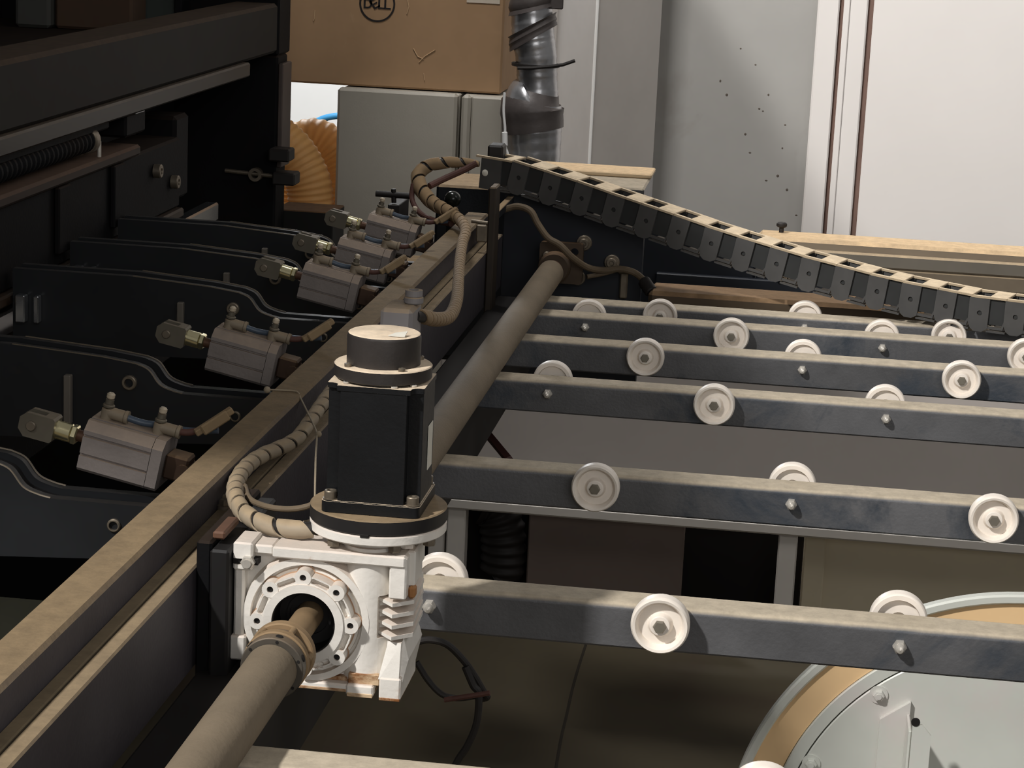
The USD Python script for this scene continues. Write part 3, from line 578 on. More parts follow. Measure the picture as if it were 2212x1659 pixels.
# ================================================================ main beam
BT, BL, BR = .9885, -.5078, -.4729
LZ, LX, FX, FB = .9606, -.4613, -.4473, .877
bm = thing('main_beam', 'long dusty steel beam running away behind the black motor', 'machine beam', (-.48, 2.2, .78))
part(bm, 'top_tube', bx(BL, BR, .2, 3.42, LZ-.012, BT, .003), beam_paint)
part(bm, 'ledge_bar', bx(BR-.0, LX-.0006, .2, 3.40, LZ-.016, LZ, .001), beam_ledge)
part(bm, 'side_plate', bx(LX+.0006, FX, .2, 3.40, FB, LZ, .0015), mat('side_plate_paint', (66, 62, 66), .5, .15, .18, 8, dust=.95, dust_color=(134, 116, 90), bump=.15), 'dark side plate with a dusty top edge')
part(bm, 'core', bx(BL+.004, LX-.001, .2, 3.40, FB+.02, LZ-.0165, .002), machine_black)
for (px, py), zv in (((486, 1098), LZ), ((478, 1085), LZ)):
    q = atZ(px, py, zv); part(bm, 'bolt', cat(cyl((q[0], q[1], LZ), (q[0], q[1], LZ+.003), .007, 18), hexa(np.array([q[0], q[1], LZ+.003]), (0, 0, 1), .0052, .005)), bolt_dull)
# mounting plate between beam and gearbox
mp = thing('mounting_plate', 'black steel mounting plate between the beam and the white gearbox', 'machine plate', (-.432, 1.69, .8))
part(mp, 'plate', bx(FX+.0005, FX+.013, 1.640, 1.80, .795, .982, .002), machine_black)
part(mp, 'spacer_plate', bx(FX+.0135, -.4185, 1.632, 1.79, .800, .978, .002), seal_black)
q = atY(512, 1160, 1.66); part(mp, 'rusty_corner', cat(bx(FX+.012, FX+.022, 1.645, 1.69, .9825, .989, .0015)), mat('rust_paint', (92, 64, 48), .7, 0, .2, 30))
# far bracket of the cable chain
bk = thing('chain_bracket', 'dark upright bracket holding the start of the cable chain', 'bracket', (-.45, 3.37, .86))
BKY = atX(1052, 520, FX+.001)[1]; BKT = atY(1055, 404, BKY)[2]
part(bk, 'plate', bx(FX+.0006, FX+.0115, BKY, BKY+.045, .865, BKT, .002), mat('bracket_brown_paint', (50, 42, 34), .6, .1, .2, 14, dust=.5, dust_color=(130, 108, 78)))
part(bk, 'foot', bx(FX+.001, FX+.011, BKY+.0455, 3.46, 1.004, 1.016, .001), steel_far)
q = atY(1036, 478, BKY-.004); part(bk, 'clamp_screw', cat(cyl(q+[-.012, 0, 0], q+[.012, 0, -.002], .003, 10), bx(q[0]-.004, q[0]+.012, BKY-.010, BKY-.0005, q[2]-.03, q[2]-.004, .002)), bolt_dull)
q = atY(978, 430, 3.5); KN = (trimesh.creation.icosphere(3, .013).apply_translation(q), cyl(q+[0, 0, -.012], q+[0, 0, -.07], .009, 16))
fb = thing('machine_block', 'dark block with a round black knob, behind the far end of the dusty beam', 'machine part', (-.5, 3.65, 0))
part(fb, 'knob', cat(*KN), mat('black_gloss', (30, 32, 28), .2, .1, .1, 20))
part(fb, 'knob_arm', bx(q[0]-.01, q[0]+.01, 3.49, 3.579, q[2]-.08, q[2]-.06, .002), steel_far)
part(fb, 'adjusting_rod', cat(cyl(atY(812, 418, 3.5), atY(892, 424, 3.5), .005, 12), cyl(atY(850, 408, 3.5), atY(851, 438, 3.5), .004, 10)), cable_dark, 'thin black threaded rod in front of the grey cabinet')
q = atY(851, 438, 3.5); part(fb, 'rod_stand', bx(q[0]-.008, q[0]+.01, 3.49, 3.58, .80, q[2]-.002, .001), cable_dark)
part(fb, 'block', bx(atY(840, 450, 3.6)[0], atY(945, 450, 3.6)[0]-.001, 3.581, 3.7415, .76, .86, .004), steel_far)
part(fb, 'block', bx(atY(945, 450, 3.6)[0], atY(1100, 450, 3.6)[0], 3.58, 3.7415, .72, atY(1000, 398, 3.6)[2], .004), steel_far)

# ================================================================ roller rails
RY = [1.443, 1.862, 2.281, 2.700, 2.948, 3.132, 3.240]       # back faces of the 40 mm tubes
ORD = ['nearest', 'second', 'third', 'fourth', 'fifth', 'sixth', 'farthest']
RX0, RX1 = -.376, 1.5
NUTS = {0: [.006, .42], 1: [-.289, .112, .52], 2: [.016, .42], 3: [-.286, .124, .53], 4: [.022, .43], 5: [-.284, .131], 6: [.023]}
RLAB = ['nearest roller rail, only its dusty top edge showing at the bottom', 'second roller rail from the front, with the large front wheel', 'third roller rail from the front, above the pale cabinet frame',
        'fourth roller rail from the front, over the grey sheet metal panel', 'fifth roller rail from the front, close behind the fourth', 'sixth roller rail from the front, dark faced', 'farthest roller rail, partly under the cable chain']
rails = []
for k, yb in enumerate(RY):
    t = thing('roller_rail', RLAB[k], 'roller rail', (.5, yb-.02, .86)); rails.append(t)
    o = .006
    prof = [(yb-.04+o*(1-math.cos(a)), .9-o*(1-math.sin(a))) for a in np.linspace(0, PI/2, 5)]+[(yb-o*(1-math.sin(a)), .9-o*(1-math.cos(a))) for a in np.linspace(0, PI/2, 5)]+[(yb, .862), (yb-.002, .86), (yb-.038, .86), (yb-.04, .862)]
    m = trimesh.creation.extrude_polygon(Polygon(prof), RX1-RX0, engine='earcut'); v = m.vertices.copy(); m.vertices = np.c_[v[:, 2]+RX0, v[:, 0], v[:, 1]]
    if np.linalg.det([[0, 0, 1], [1, 0, 0], [0, 1, 0]]) < 0: m.invert()
    part(t, 'tube', m, steel_dark if k < 5 else steel_dark, smooth=40)
    for x in NUTS[k]:
        p = np.array([x, yb-.0402, .8845 if k != 1 else .8835])
        nm = cat(hexa(p+[0, .001, 0], (0, -1, 0), .0060, .0080), lathe([(.0046, 0), (.0042, .003), (.0028, .0052), (0, .0060)], p+[0, -.0065, 0], (0, -1, 0), 16))
        part(t, 'cap_nut', nm, bolt_steel)
# wheels: the first is shaped at the origin of its axle, the others refer to it
WY = -.0135   # wheel's middle from the rail face
def make_wheel(rail, x, y, z, s, label=None):
    """a wheel on the rail's face; s is -1 on the near face and +1 on the far face"""
    o = np.array([x, y, z]); a = (0, s, 0); n_ = np.array([0, -s, 0])
    tread = [(.0195, -.0075), (.0235, -.0075), (.0247, -.0062), (.025, -.004), (.025, .004), (.0247, .0062), (.0232, .0085), (.0210, .0080), (.0190, .0045), (.0182, .001), (.0182, -.003), (.0195, -.0075)]
    w = part(rail, 'roller_wheel', lathe(tread, o, a, 56), nylon, label, smooth=40)
    web = [(.0, -.003), (.0183, -.003), (.0183, .0008), (.0110, .0010), (.0098, .0022), (.0088, .0068), (.0078, .0076), (0, .0076)]
    part(w, 'hub', lathe(web, o, a, 48), nylon, smooth=40)
    part(w, 'axle_bolt', cat(hexa(o-n_*.0072, a, .0057, .0044), cyl(o+n_*.0030, o+n_*.0132, .004, 14)), mat('axle_bolt_steel', (128, 122, 110), .5, .45, .15, 40))
    part(w, 'spacer', ring(o+n_*.0132, a, .0075, .0041, .010, 18), bolt_dull)
# places along each rail on the near and the far face, every 0.4 m
FRONT = {0: [.219, .62], 1: [-.089, .315, .715], 2: [-.185, .219, .62], 3: [-.082, .32, .72], 4: [-.184, .227, .63], 5: [-.078, .325, .73], 6: [-.185, .227]}
BACK = {0: [.006, .42], 1: [-.289, .112, .52], 2: [.016, .42], 3: [-.286, .124, .53], 4: [.022, .43], 5: [-.284, .131], 6: [.023]}
for dd, sgn in ((FRONT, -1), (BACK, 1)):
    for k in dd:
        for x in dd[k]:
            make_wheel(rails[k], x, RY[k]-.04-.0132 if sgn < 0 else RY[k]+.0132, .8895, sgn)
# black member at the rail ends, added to darken the gap by the shaft
single('dark_gap_member', 'black longitudinal member added below the shaft to darken the gap at the rail ends', 'machine beam', bx(-.446, -.377, 1.40, 3.34, .78, .875, .004), mat('gap_black', (24, 20, 18), .7, 0, .2, 8))

# ================================================================ cable chain
PV = [(1045, 372), (1122, 385), (1190, 407), (1258, 429.5), (1327, 454), (1397, 478), (1467, 502), (1538, 527), (1607, 549), (1679, 571), (1749, 592), (1822, 611), (1896, 630.5), (1968, 647), (2044, 662), (2117, 679), (2194, 692), (2272, 704), (2350, 714)]
CP = np.array([atY(x, y, 3.40-.24*(x-1045)/1150) for x, y in PV])
CP[-2:, 2] = CP[-3, 2]
step = CP[-1]-CP[-2]; CP = np.vstack([CP]+[CP[-1]+step*(k+1) for k in range(6)])
CP[:, 2] = np.maximum(CP[:, 2], .9275)
CW, CH = .048, .0245
ch = thing('cable_chain', 'black plastic cable chain with dusty crossbars, sloping over the far rails', 'cable chain', (CP[9][0], CP[9][1], .88))
def link_frame(i):
    a, b = CP[i], CP[i+1]; d = b-a; L = np.linalg.norm(d); xx = d/L; up_ = np.array([0, 0, 1.0]); yy = np.cross(up_, xx); yy /= np.linalg.norm(yy); zz = np.cross(xx, yy)
    return a, L, xx, yy, zz
def place(m, fr):
    a, L, xx, yy, zz = fr; m = m.copy(); v = m.vertices; m.vertices = a+v[:, :1]*xx+v[:, 1:2]*yy+v[:, 2:3]*zz; return m
for i in range(len(CP)-1):
    fr = link_frame(i); L = fr[1]
    P_ = []
    for s, y0_, in ((-1, 0), (1, CW)):   # two side plates; y runs away from the eye
        yo = y0_
        def pl(poly, d0, d1):
            return ext_xz(poly, yo+s*d1 if s < 0 else yo+d0, yo+s*d0 if s < 0 else yo+d1)
        P_.append(('in', pl(Polygon([(.006, -CH+.010), (L-.010, -CH+.010), (L-.010, CH-.003), (.006, CH-.003)]), -.003, .0005)))
        tabp = Polygon([(-.0155, CH-.0022), (-.0158, -CH+.012), (-.012, -CH+.003), (-.006, -CH-.001), (.005, -CH-.001), (.0125, -CH+.004), (.0135, CH-.0022)])
        if i == 0: tabp = sbox(-.004, -CH, .030, CH-.002).buffer(0)
        tabp = tabp.difference(Point(0, .001).buffer(.0035, 10)) if i else tabp
        P_.append(('tab', pl(tabp, .0006, .0045)))
        P_.append(('led', pl(Polygon([(.0125, -CH+.004), (L-.0165, -CH+.004), (L-.0145, -CH+.014), (L-.0165, -CH+.0145), (L-.019, -CH+.0075), (.0125, -CH+.0075)]), -.001, .0035)))
        P_.append(('led', pl(Polygon([(.011, -CH-.001), (L-.013, -CH-.001), (L-.013, -CH+.0015), (.011, -CH+.0015)]), -.002, .0032)))
        P_.append(('rim', pl(Polygon([(-.0135, CH-.002), (L-.0140, CH-.002), (L-.0140, CH+.001), (-.0135, CH+.001)]), -.002, .0048)))
    P_.append(('bar', bx(.014, L-.016, -.001, CW+.001, -CH-.0005, -CH+.0025, .0008)))
    lk = part(ch, 'link', place(cat([m for k_, m in P_ if k_ not in ('in', 'rim')]), fr), chain_black, smooth=25)
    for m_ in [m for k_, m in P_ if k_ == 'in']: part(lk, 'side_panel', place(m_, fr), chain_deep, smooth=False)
    if i == 0: cb = bx(.030, L-.014, .002, CW-.002, CH-.0025, CH+.0012, .0008)
    else: cb = bx(.0120, L-.0135, .002, CW-.002, CH-.0025, CH+.0014, .0008)
    part(lk, 'crossbar', place(cat(cb, [m for k_, m in P_ if k_ == 'rim']), fr), mat('dusty_crossbar', (176, 158, 132), .8, 0, .1, 40, dust=1., dust_color=(216, 196, 166)))
    if i: part(lk, 'pivot', place(cat(cyl((0, .0, .001), (0, -.0025, .001), .0030, 12)), fr), chain_deep)
q = CP[0]+np.array([.003, -.0045, .0]); part(ch, 'screw', lathe([(0, 0), (.0052, 0), (.005, .002), (.003, .003), (0, .003)], q, (0, -1, 0), 18), sticker, 'pale round screw head')
q = atY(1072, 318, 3.42); part(ch, 'end_tab', bx(q[0]-.012, q[0]+.012, 3.41, 3.45, 1.07, q[2]+.004, .003), cable_dark)

# ================================================================ drive shaft, coupling, gearbox, motor
SX, SZ, SR = -.3592, .9222, .0194
GY0 = 1.638                                                     # front face of the gearbox flange
ds = thing('drive_shaft', 'dusty brown drive shaft tube in front of the white gearbox', 'drive shaft', (SX, 1.2, SZ-SR))
part(ds, 'tube', cyl((SX, .35, SZ), (SX, 1.532, SZ), SR, 56, .0012), tube_dusty)
d2 = thing('drive_shaft', 'long dusty drive shaft running away behind the motor', 'drive shaft', (SX, 2.6, SZ-SR))
part(d2, 'tube', cyl((SX, 1.735, SZ), (SX, 3.30, SZ), SR, 56, .0012), tube_dusty)
part(d2, 'end_collar', cyl((SX, 3.3005, SZ), (SX, 3.325, SZ), SR-.004, 32, .001), mat('rusty_collar', (84, 56, 42), .7, .1, .25, 30))
bb = thing('shaft_bearing', 'rusty flange bearing at the far end of the long shaft', 'bearing', (SX, 3.33, SZ-.03))
bt0, bt1 = atY(1168, 525, 3.37), atY(1262, 525, 3.37)
part(bb, 'flange', cat(ext_xz(sbox(bt0[0], SZ-.026, bt1[0], bt0[2]+.004).buffer(-.005).buffer(.005).difference(Point(bt1[0]-.013, bt0[2]-.009).buffer(.006)), 3.36, 3.374), cyl((SX, 3.34, SZ), (SX, 3.3595, SZ), .0245, 32, .003)), mat('bearing_paint', (74, 60, 46), .6, .2, .2, 20, dust=.6, dust_color=(140, 110, 80)))
part(bb, 'bolt', cat(*[socket_bolt(np.array([x, 3.36, bt0[2]-.016]), (0, -1, 0), .006, .008) for x in (bt0[0]+.012,)]), bolt_dull)
cp = thing('shaft_coupling', 'ringed disc coupling joining the shaft tube to the gearbox', 'coupling', (SX, 1.56, SZ-.024))
ay = (0, 1, 0); cpt = lambda y: np.array([SX, y, SZ])
cpl_dark = mat('coupling_dark_steel', (88, 82, 74), .5, .4, .15, 30, dust=.3, dust_color=(150, 124, 94))
cpl_tan = mat('coupling_dusty_steel', (138, 114, 84), .75, .1, .12, 30)
m = ring(cpt(1.5325), ay, .0238, .004, .011, 56, .0008)
part(cp, 'hub_ring', m, cpl_dark)
pins = []
for a in np.arange(6)*PI/3+.35:
    c = np.array([SX+.0212*math.cos(a), 1.5325, SZ+.0212*math.sin(a)])
    p = part(cp, 'screw_hole', cyl(c+[0, -.0004, 0], c+[0, .0005, 0], .0012, 12), cab_dark)
    for r_ in (math.cos(a),):
        s2_ = np.array([SX+.0243*math.cos(a), 1.5385, SZ+.0243*math.sin(a)])
        part(cp, 'set_screw', cyl(np.array([SX+.022*math.cos(a), 1.5385, SZ+.022*math.sin(a)]), s2_, .0029, 14, .0004), cab_dark)
part(cp, 'ring', ring(cpt(1.5437), ay, .0248, .004, .0076, 56, .001), cpl_tan)
part(cp, 'centre_ring', ring(cpt(1.5517), ay, .0208, .004, .0108, 56), cpl_dark)
for a in np.arange(6)*PI/3+.1:
    c = np.array([SX+.0228*math.cos(a), 1.5515, SZ+.0228*math.sin(a)]); part(cp, 'pin', cyl(c, c+[0, .011, 0], .0026, 12), cpl_tan)
part(cp, 'ring', ring(cpt(1.5626), ay, .0250, .004, .009, 56, .001), cpl_tan)
part(cp, 'hub', cat(cyl(cpt(1.5718), cpt(1.5770), .020, 40, .002)), cpl_tan)
st = thing('gear_shaft_stub', 'short dusty shaft stub entering the gearbox bore', 'shaft', (SX, 1.62, SZ-.0105))
part(st, 'stub', cyl(cpt(1.5772), cpt(1.664), .0108, 32, .001), mat('stub_dusty_steel', (128, 106, 78), .75, .1, .12, 30))

MM = m3.Manifold
U = .00091
def G(m):   # gearbox drawing (u right, v up, w to the eye; 0.91 mm) -> room
    t = m.to_mesh() if hasattr(m, 'to_mesh') else None
    v = np.array(t.vert_properties[:, :3])*U; f = np.array(t.tri_verts)
    return trimesh.Trimesh(np.c_[SX+v[:, 0], GY0-v[:, 2], SZ+v[:, 1]], f, process=False)
def B(u0, u1, v0, v1, w0, w1, c=1.2):
    m = bx(u0, u1, v0, v1, w0, w1, c)
    return MM(m3.Mesh(np.array(m.vertices, np.float32), np.array(m.faces, np.uint32)))
def HU(pts): return MM.hull_points(np.array(pts, float))
def CY(u, v, w0, w1, r, n=48, r2=None): return MM.cylinder(w1-w0, r, r if r2 is None else r2, n).translate([u, v, w0])
def VC(u, w, v0, v1, r, n=40): return MM.cylinder(v1-v0, r, r, n).rotate([-90, 0, 0]).translate([u, v0, w])
body = B(-60, 84, -54, 60, -92, -20, 4)
# corner of the body cut away low on the left, as the feet leave it open
body = body - HU([(-70, -70, -95), (-40, -70, -95), (-70, -36, -95), (-70, -70, 5), (-40, -70, 5), (-70, -36, 5)])
body = body + B(-64, -47, 42, 67, -40, -3, 1.5) + B(-30, 86, 55, 65, -34, -5, 1.5) + B(-47, -30, 56, 64.5, -34, -9, 1.5)    # top lug and top rim
body = body + B(-64, -55, -22, 46, -36, -8, 2) + B(-66, -52, -40, -18, -40, -4, 1.5)                                # left rim and foot
body = body + B(-40, 40, -60, -54, -60, -5, 1.5) + B(38, 62, -63, -53, -60, -3, 1.5) + B(67, 86, -64, -44, -80, -3, 1.5)         # bottom rim and foot pads
body = body + HU([(66, -46, -4), (84, -46, -4), (84, -14, -10), (72, -14, -14), (66, -46, -60), (84, -46, -70), (84, -14, -60)])
body = body + HU([(84, -60, -8), (90, -30, -16), (84, -10, -20), (84, -60, -84), (90, -30, -84), (84, -10, -84)])
body = body + B(72, 87, 26, 64, -36, -7, 1.5) + B(84, 92, 34, 66, -60, -22, 1.5) + B(78, 90, 40, 62, -84, -60, 2)                # upper right rim and side lug
body = body - B(56, 71, 30, 53, -26, 0, 1) - B(24, 55, 44, 53, -22, 0, 1)                                     # recess beside the worm
body = body + VC(51, -30, -52, 58, 21) + VC(51, -34, 56, 68, 24)                                               # worm housing
body = body - B(38, 66, -66, -58, -46, -12, 1)
body = body + CY(0, 0, -24, -9, 59, 72, 55.5) - CY(0, 0, -16, 10, 48.5, 72, 52.5)                                 # big round rim
body = body + CY(0, 0, -26, -13, 49, 72, 46)
lobes = CY(0, 0, -18, 0, 42.6, 72)
for k in range(8):
    a = k*PI/4+.035; lobes = lobes+CY(41*math.cos(a), 41*math.sin(a), -18, .6, 7.2, 24)
for k in range(8):
    a = k*PI/4+.035+PI/8
    if k == 5: continue
    sl = B(36.2, 41.0, -8.4, 8.4, -6, 3, 1.2); lobes = lobes-sl.rotate([0, 0, math.degrees(a)])
body = body+lobes+CY(0, 0, -10, 2.2, 35.2, 72)-CY(0, 0, -34, 6, 28.0, 72)
for k in range(8):
    a = k*PI/4+.035; body = body-CY(41*math.cos(a), 41*math.sin(a), -12, 5, 2.9, 18)
body = body+CY(15, -38, -14, -6.5, 5.2, 24)-CY(15, -38, -8, 0, 3.0, 18)+CY(15, -38, -9, -7.2, 1.6, 12)
body = body - B(62, 96, -12, 26, -70, -2, 1) + HU([(62, -12, -92), (88, -12, -92), (62, 26, -92), (88, 26, -92), (60, -12, -24), (80, -12, -34), (60, 26, -24), (80, 26, -34)])
for vv in (21.5, 11.5, 1.5, -8.5):                                                                              # cooling fins
    body = body+HU([(58, vv+1.2, -24), (58, vv-1.2, -24), (76, vv+1.1, -6), (76, vv-2.2, -6), (92, vv+1.0, -22), (92, vv-2.6, -22), (90, vv+1, -84), (90, vv-2.6, -84), (60, vv+2.8, -30), (60, vv-4.2, -30), (86, vv+3, -80), (86, vv-5, -80)])
body = body-B(-70, -42, 47, 52.5, -16, 2, .6)-B(62.5, 66.5, -70, -52, -60, 5, .5)
gb = thing('gearbox', 'white cast gearbox with a round bolted flange and rust stains below', 'gearbox', (SX+.01, GY0+.04, SZ-.06))
gm = G(body)
part(gb, 'housing', gm, gear_white, smooth=28)
part(gb, 'bore_seal_shade', G(CY(0, 0, -33, -1.0, 27.95, 56)-CY(0, 0, -26, 2, 26.9, 56)-CY(0, 0, -40, 0, 12.0, 32)+(CY(0, 0, -28, -23.5, 20, 48)-CY(0, 0, -30, 0, 17.5, 48))), seal_black, 'black seal and an added black lining that darkens the bore', smooth=30)  # seal, plus a black lining painting the bore wall as if in shade
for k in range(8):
    a = k*PI/4+.035; part(gb, 'hole_shade_plug', G(CY(41*math.cos(a), 41*math.sin(a), -12, -1.6, 2.85, 16)), seal_black)  # black plugs put in as the shade inside the bolt holes
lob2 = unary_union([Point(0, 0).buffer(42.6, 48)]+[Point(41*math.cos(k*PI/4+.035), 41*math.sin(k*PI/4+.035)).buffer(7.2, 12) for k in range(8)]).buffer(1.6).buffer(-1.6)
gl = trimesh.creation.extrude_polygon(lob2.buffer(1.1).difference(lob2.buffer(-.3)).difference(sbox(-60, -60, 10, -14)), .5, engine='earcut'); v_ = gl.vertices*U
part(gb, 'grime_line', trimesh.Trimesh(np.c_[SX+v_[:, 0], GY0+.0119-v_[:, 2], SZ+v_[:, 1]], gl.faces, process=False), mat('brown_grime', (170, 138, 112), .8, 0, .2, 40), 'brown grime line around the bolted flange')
bl = np.array([SX-50.5*U, GY0+.010, SZ+50*U])
part(gb, 'slot_bolt', cat(hexa(bl+[0, -.006, 0], (0, -1, 0), .0058, .005), cyl(bl+[0, -.0105, 0], bl+[0, -.013, 0], .0035, 14)), bolt_steel, 'bright hexagon bolt in the corner slot')
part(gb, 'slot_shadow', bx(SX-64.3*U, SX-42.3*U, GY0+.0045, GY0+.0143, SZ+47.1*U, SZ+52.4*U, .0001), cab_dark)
# rusty oil film along the lower rim and the side lug
rs = G((B(-20, 38, -60.6, -58, -52, -4.4, .4)+B(39, 61.5, -63.6, -60, -55, -2.4, .4)+B(67.5, 85.5, -64.6, -62, -76, -2.4, .4)+B(39, 66, -53.6, -44, -13.4, -7.8, .5)+B(0, 38, -57.9, -52, -19.9, -18.8, .4)+B(-10, 62, -54.2, -50.5, -30, -14.2, .5)))
part(gb, 'rusty_rim', rs, gear_rust, 'rust stained lower rim')
part(gb, 'rust_blot', G(B(86.8, 93, 24, 35, -30, -18, 2)), mat('rust_blot', (150, 104, 62), .7, 0, .25, 60), 'brown rust blot on the right side')
part(gb, 'side_nut', cat(hexa(np.array([SX+82*U, GY0+.03, SZ+66*U]), (0, 0, 1), .0065, .006)), nylon)

# motor on top
MXc, MYc = -.3121, 1.6908
mz = lambda z: np.array([MXc, MYc, z]); up = (0, 0, 1)
adp = part(gb, 'adapter_flange', cat(cyl(mz(.9835), mz(.9895), .040, 48, .001), cyl(mz(.9896), mz(.9975), .0545, 96, .001)), gear_white, 'white round adapter flange under the motor', smooth=30)
for a in (-2.2, -1.1, -.35, -2.9):
    q = mz(.9835)+[.047*math.cos(a), .047*math.sin(a), 0]; part(gb, 'flange_bolt', cat(hexa(q, (0, 0, 1), .0052, .0065)), bolt_dull)
part(gb, 'flange_notch', bx(MXc-.004, MXc+.003, MYc-.0552, MYc-.050, .9965, .9992, .0003), cab_dark)
mo = thing('servo_motor', 'black square motor with a dusty round brake cap standing on the gearbox', 'motor', (MXc, MYc, .9980))
part(mo, 'round_flange', cyl(mz(.9980), mz(1.0100), .0545, 96, .001), ring_black, smooth=30)
hs = .0392
sqr = sbox(MXc-hs, MYc-hs, MXc+hs, MYc+hs).buffer(-.006).buffer(.006, quad_segs=4)
def ext_z(poly, z0, z1): m = trimesh.creation.extrude_polygon(poly, z1-z0, engine='earcut'); m.apply_translation((0, 0, z0)); return m
part(mo, 'square_flange', cat(ext_z(sqr, 1.0105, 1.0190), ext_z(sqr.buffer(-.0008), 1.0191, 1.0197)), motor_black, smooth=30)
hb = .0368; nt = .0112
bp = sbox(MXc-hb, MYc-hb, MXc+hb, MYc+hb)
for sx in (-1, 1):
    for sy in (-1, 1):
        cx_, cy_ = MXc+sx*hb, MYc+sy*hb; bp = bp.difference(sbox(min(cx_+sx*.01, cx_-sx*nt), min(cy_+sy*.01, cy_-sy*nt), max(cx_+sx*.01, cx_-sx*nt), max(cy_+sy*.01, cy_-sy*nt)).buffer(-.001).buffer(.001))
part(mo, 'housing', ext_z(bp.buffer(.0006), 1.0198, 1.1075), motor_black, smooth=30)
tp = sbox(MXc-hb, MYc-hb, MXc+hb, MYc+hb)
for sx in (-1, 1):
    for sy in (-1, 1):
        tp = tp.difference(Point(MXc+sx*(hb-.002), MYc+sy*(hb-.002)).buffer(.0072))
part(mo, 'top_plate', ext_z(tp.buffer(.0012), 1.1077, 1.1118), motor_black, smooth=30)
for sx in (-1, 1):
    for sy in (-1, 1):
        q = np.array([MXc+sx*.0325, MYc+sy*.0325, 1.0198]); part(mo, 'socket_bolt', cat(cyl(q, q+[0, 0, .0006], .0062, 20), socket_bolt(q+[0, 0, .0006], up, .0050, .0062)), bolt_dull)
part(mo, 'cap_flange', cyl(mz(1.1135), mz(1.1240), .0385, 80, .0008), cap_black, smooth=30)
part(mo, 'cap_seat', cyl(mz(1.1119), mz(1.1134), .034, 60), motor_black)
part(mo, 'brake_cap', lathe([(0, 0), (.0290, 0), (.0290, .0215), (.0282, .0238), (.0268, .0246), (0, .0250)], mz(1.1241), up, 72), cap_black, smooth=40)
for a in (-2.35, -.95, .7, 2.4):
    q = mz(1.1241)+[.0335*math.cos(a), .0335*math.sin(a), 0]; part(mo, 'cap_screw', socket_bolt(q, up, .0028, .0026, 16), bolt_dull)
for a in (-2.25, -1.15, -.7):
    q = mz(1.1121)+[.0372*math.cos(a), .0372*math.sin(a), 0]; part(mo, 'plate_screw', socket_bolt(q, up, .0026, .0013, 14), bolt_steel)
q = atZ(862, 726, 1.1492); part(mo, 'torn_label', trimesh.convex.convex_hull(np.array([q+d_ for d_ in ([-.008, -.004, 0], [.005, -.003, 0], [.006, .004, .003], [-.004, .004, .001], [-.008, -.004, .0006], [.005, -.003, .0006], [.006, .004, .0036], [-.004, .004, .0016])])), sticker, 'torn scrap of white label')
part(mo, 'type_label', bx(MXc+hb+.0008, MXc+hb+.0014, MYc-.002, MYc+.018, 1.040, 1.076, .0002), sticker, 'white type label on the right side')
# plug housing behind the motor
x0_, x1_ = atY(820, 700, 1.745)[0], atY(890, 700, 1.745)[0]; zt_ = atY(855, 668, 1.745)[2]
jb = part(mo, 'plug_housing', cat(bx(x0_, x1_, 1.745, 1.79, 1.06, zt_, .003), bx(x0_+.004, x1_-.004, MYc+hb+.0008, 1.7445, 1.04, 1.10, .002)), grey_plastic, 'grey plug housing behind the motor')
part(jb, 'gland', cat(cyl((x0_+.022, 1.775, zt_), (x0_+.022, 1.775, zt_+.006), .008, 24, .001), ring((x0_+.022, 1.775, zt_+.0062), up, .0072, .004, .005, 24)), grey_plastic)
part(jb, 'lead', sweep(spline([(x1_+.001, 1.76, 1.105), (x1_+.008, 1.755, 1.085), (x1_+.012, 1.745, 1.06), (x1_+.013, 1.74, 1.03)], 6), .0024, 10), cable_dark)

# ================================================================ cables
def wrapped(name, label, pts, r, pitch, core_r=None, m=wrap_far):
    P = spline(pts, 14); rr = np.array(r) if np.ndim(r) else np.full(2, r)
    R = np.interp(np.linspace(0, 1, len(P)), np.linspace(0, 1, len(rr)), rr)
    s = np.r_[0, np.cumsum(np.linalg.norm(np.diff(P, axis=0), axis=1))]; rr = np.interp(np.linspace(0, s[-1], 200), s, R)
    t = thing(name, label, 'cable', P.min(0))
    part(t, 'core', sweep(P, R*.80, 12), cable_dark)
    part(t, 'spiral_band', spiral(P, rr, pitch, .82, .0013), m, smooth=50); return t
wrapped('wrapped_cable', 'spiral wrapped cable hanging from the chain start to the motor plug', [atY(*p) for p in [(895, 682, 1.772), (918, 685, 1.80), (945, 690, 1.90), (972, 682, 2.05), (986, 650, 2.25), (990, 610, 2.5), (993, 565, 2.75), (999, 525, 2.98), (1006, 497, 3.12), (992, 474, 3.22), (962, 454, 3.28), (932, 436, 3.33), (908, 405, 3.36), (904, 376, 3.38), (925, 358, 3.39), (965, 351, 3.39), (1005, 351, 3.39), (1036, 354, 3.39)]], [.0060, .0060, .0060, .0062, .0068, .0080, .0100, .0115, .0105, .0085, .0045], .029)
t2 = thing('loose_cable', 'thin red brown cable looping beside the wrapped cable bend', 'cable', atY(900, 400, 3.36))
part(t2, 'sheath', sweep(spline([atY(*p) for p in [(1030, 352, 3.385), (1000, 368, 3.38), (960, 386, 3.37), (928, 402, 3.35)]], 8), .005, 10), cable_red)
part(t2, 'sheath', sweep(spline([atY(*p) for p in [(893, 398, 3.36), (890, 430, 3.35), (905, 458, 3.33), (935, 475, 3.30), (975, 484, 3.24)]], 8), .0042, 10), cable_red)
wrapped('wrapped_cable', 'spiral wrapped cable curving over the beam ledge down to the gearbox', [atZ(735, 820, .990), atZ(700, 866, .985), atZ(664, 918, .980), atZ(640, 948, .976), atZ(608, 966, .975), atZ(570, 982, .976), atZ(536, 1004, .978), atZ(513, 1036, .980), atZ(508, 1070, .984), atZ(524, 1104, .985), atZ(560, 1128, .986), atZ(600, 1140, .987), atZ(640, 1144, .989), atZ(676, 1142, .990)], [.0068, .0068, .007, .0072, .0074, .0074], .027, m=wrap)
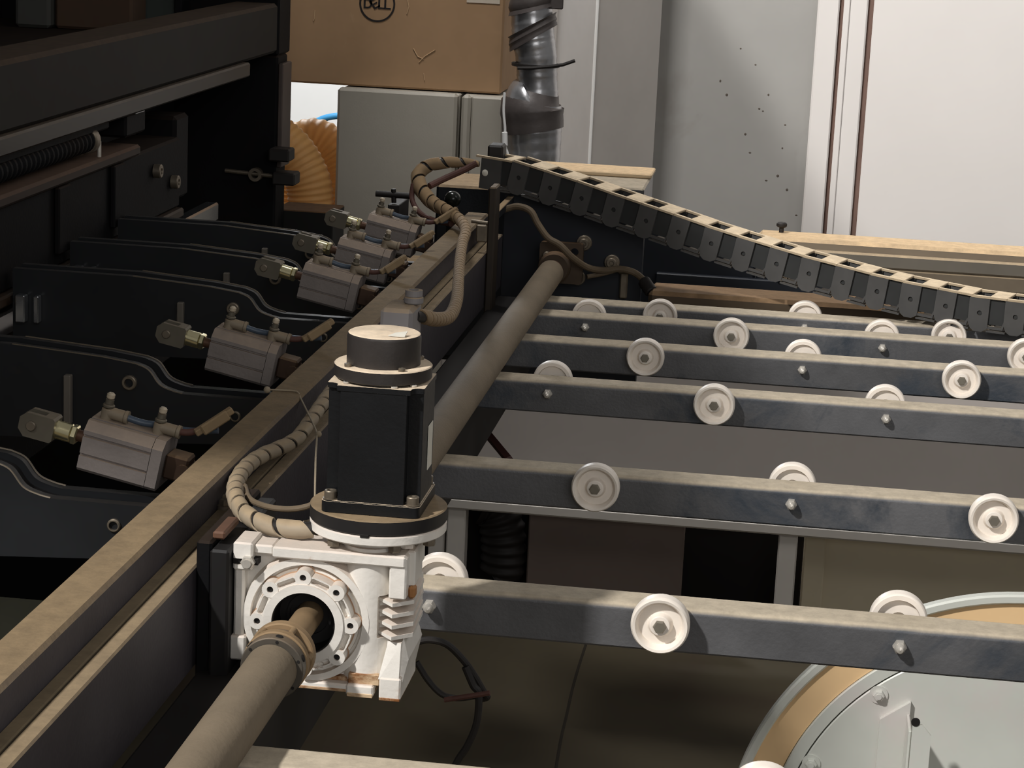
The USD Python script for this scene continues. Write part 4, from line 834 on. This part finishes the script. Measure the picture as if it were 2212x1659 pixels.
t3 = thing('loose_cable', 'thin grey cable bowed below the wrapped cable behind the gearbox', 'cable', atZ(600, 1100, .985))
part(t3, 'sheath', sweep(spline([atZ(528, 1050, .982), atZ(540, 1078, .982), atZ(575, 1094, .983), atZ(620, 1100, .985), atZ(660, 1095, .989), atZ(690, 1082, .994)], 8), .0026, 10), cable_grey)
t4 = thing('tie_string', 'thin pale string with knots laid over the beam beside the motor', 'string', atZ(640, 850, BT))
part(t4, 'string', sweep(spline([atZ(577, 842, BT+.001), atZ(608, 843, BT+.0012), atZ(641, 846, BT+.001), atZ(650, 862, BT-.002), atZ(664, 890, .989), atZ(676, 915, .992), atZ(684, 938, .995), atZ(682, 985, .996), atZ(681, 1030, .997), atZ(680, 1085, .998)], 8), .0009, 8), string_mat)
for q, s_ in ((atZ(577, 842, BT+.0035), .0035), (atZ(688, 938, .996), .0030)): part(t4, 'knot', trimesh.creation.icosphere(2, s_).apply_translation(q), string_mat)
# cables by the far bearing
t5 = thing('loose_cable', 'dusty brown cable draped over the far shaft bearing', 'cable', atY(1220, 545, 3.33))
part(t5, 'sheath', sweep(spline([atY(*p) for p in [(1090, 452, 3.345), (1118, 446, 3.34), (1146, 456, 3.33), (1162, 484, 3.325), (1184, 514, 3.32), (1210, 530, 3.315), (1236, 556, 3.32), (1270, 578, 3.345), (1305, 584, 3.37), (1340, 581, 3.38), (1372, 590, 3.385), (1398, 612, 3.37)]], 8), .0052, 10), cable_grey)
part(t5, 'sheath', sweep(spline([atY(*p) for p in [(1268, 598, 3.36), (1300, 592, 3.37), (1330, 584, 3.38)]], 8), .0035, 10), cable_grey)
part(t5, 'plug', cyl(atY(1390, 606, 3.372), atY(1408, 632, 3.355), .010, 16, .002), cable_dark)
# black cable loops hanging under the gearbox
t6 = thing('hanging_cable', 'black cable loops tied together, hanging under the gearbox', 'cable', atY(1040, 1600, 1.95))
KY = 1.98
part(t6, 'loop', sweep(spline([atY(x, y, KY+.003*i) for i, (x, y) in enumerate([(890, 1390), (925, 1382), (965, 1392), (1000, 1425), (1025, 1460), (1045, 1495), (1052, 1506), (1030, 1512)])], 8), .0034, 10), cable_dark)
part(t6, 'loop', sweep(spline([atY(x, y, KY+.012) for x, y in [(900, 1430), (925, 1470), (955, 1500), (990, 1508), (1035, 1502)]], 8), .0030, 10), cable_dark)
part(t6, 'tail', sweep(spline([atY(x, y, KY+.006) for x, y in [(1005, 1440), (1022, 1480), (1034, 1500), (1030, 1560), (1010, 1610), (985, 1650), (960, 1720)]], 8), .0036, 10), cable_dark)
part(t6, 'cable_tie', cyl(atY(960, 1512, KY-.004), atY(1058, 1497, KY-.004), .0026, 8), cable_red)
single('red_strut', 'dark red slanted strut behind the long shaft, above the third rail', 'strut', sweep([atY(1012, 884, 3.0), atY(1026, 905, 3.0), atY(1098, 992, 2.9), atY(1140, 1045, 2.9)], .0062, 4), red_steel, smooth=False)
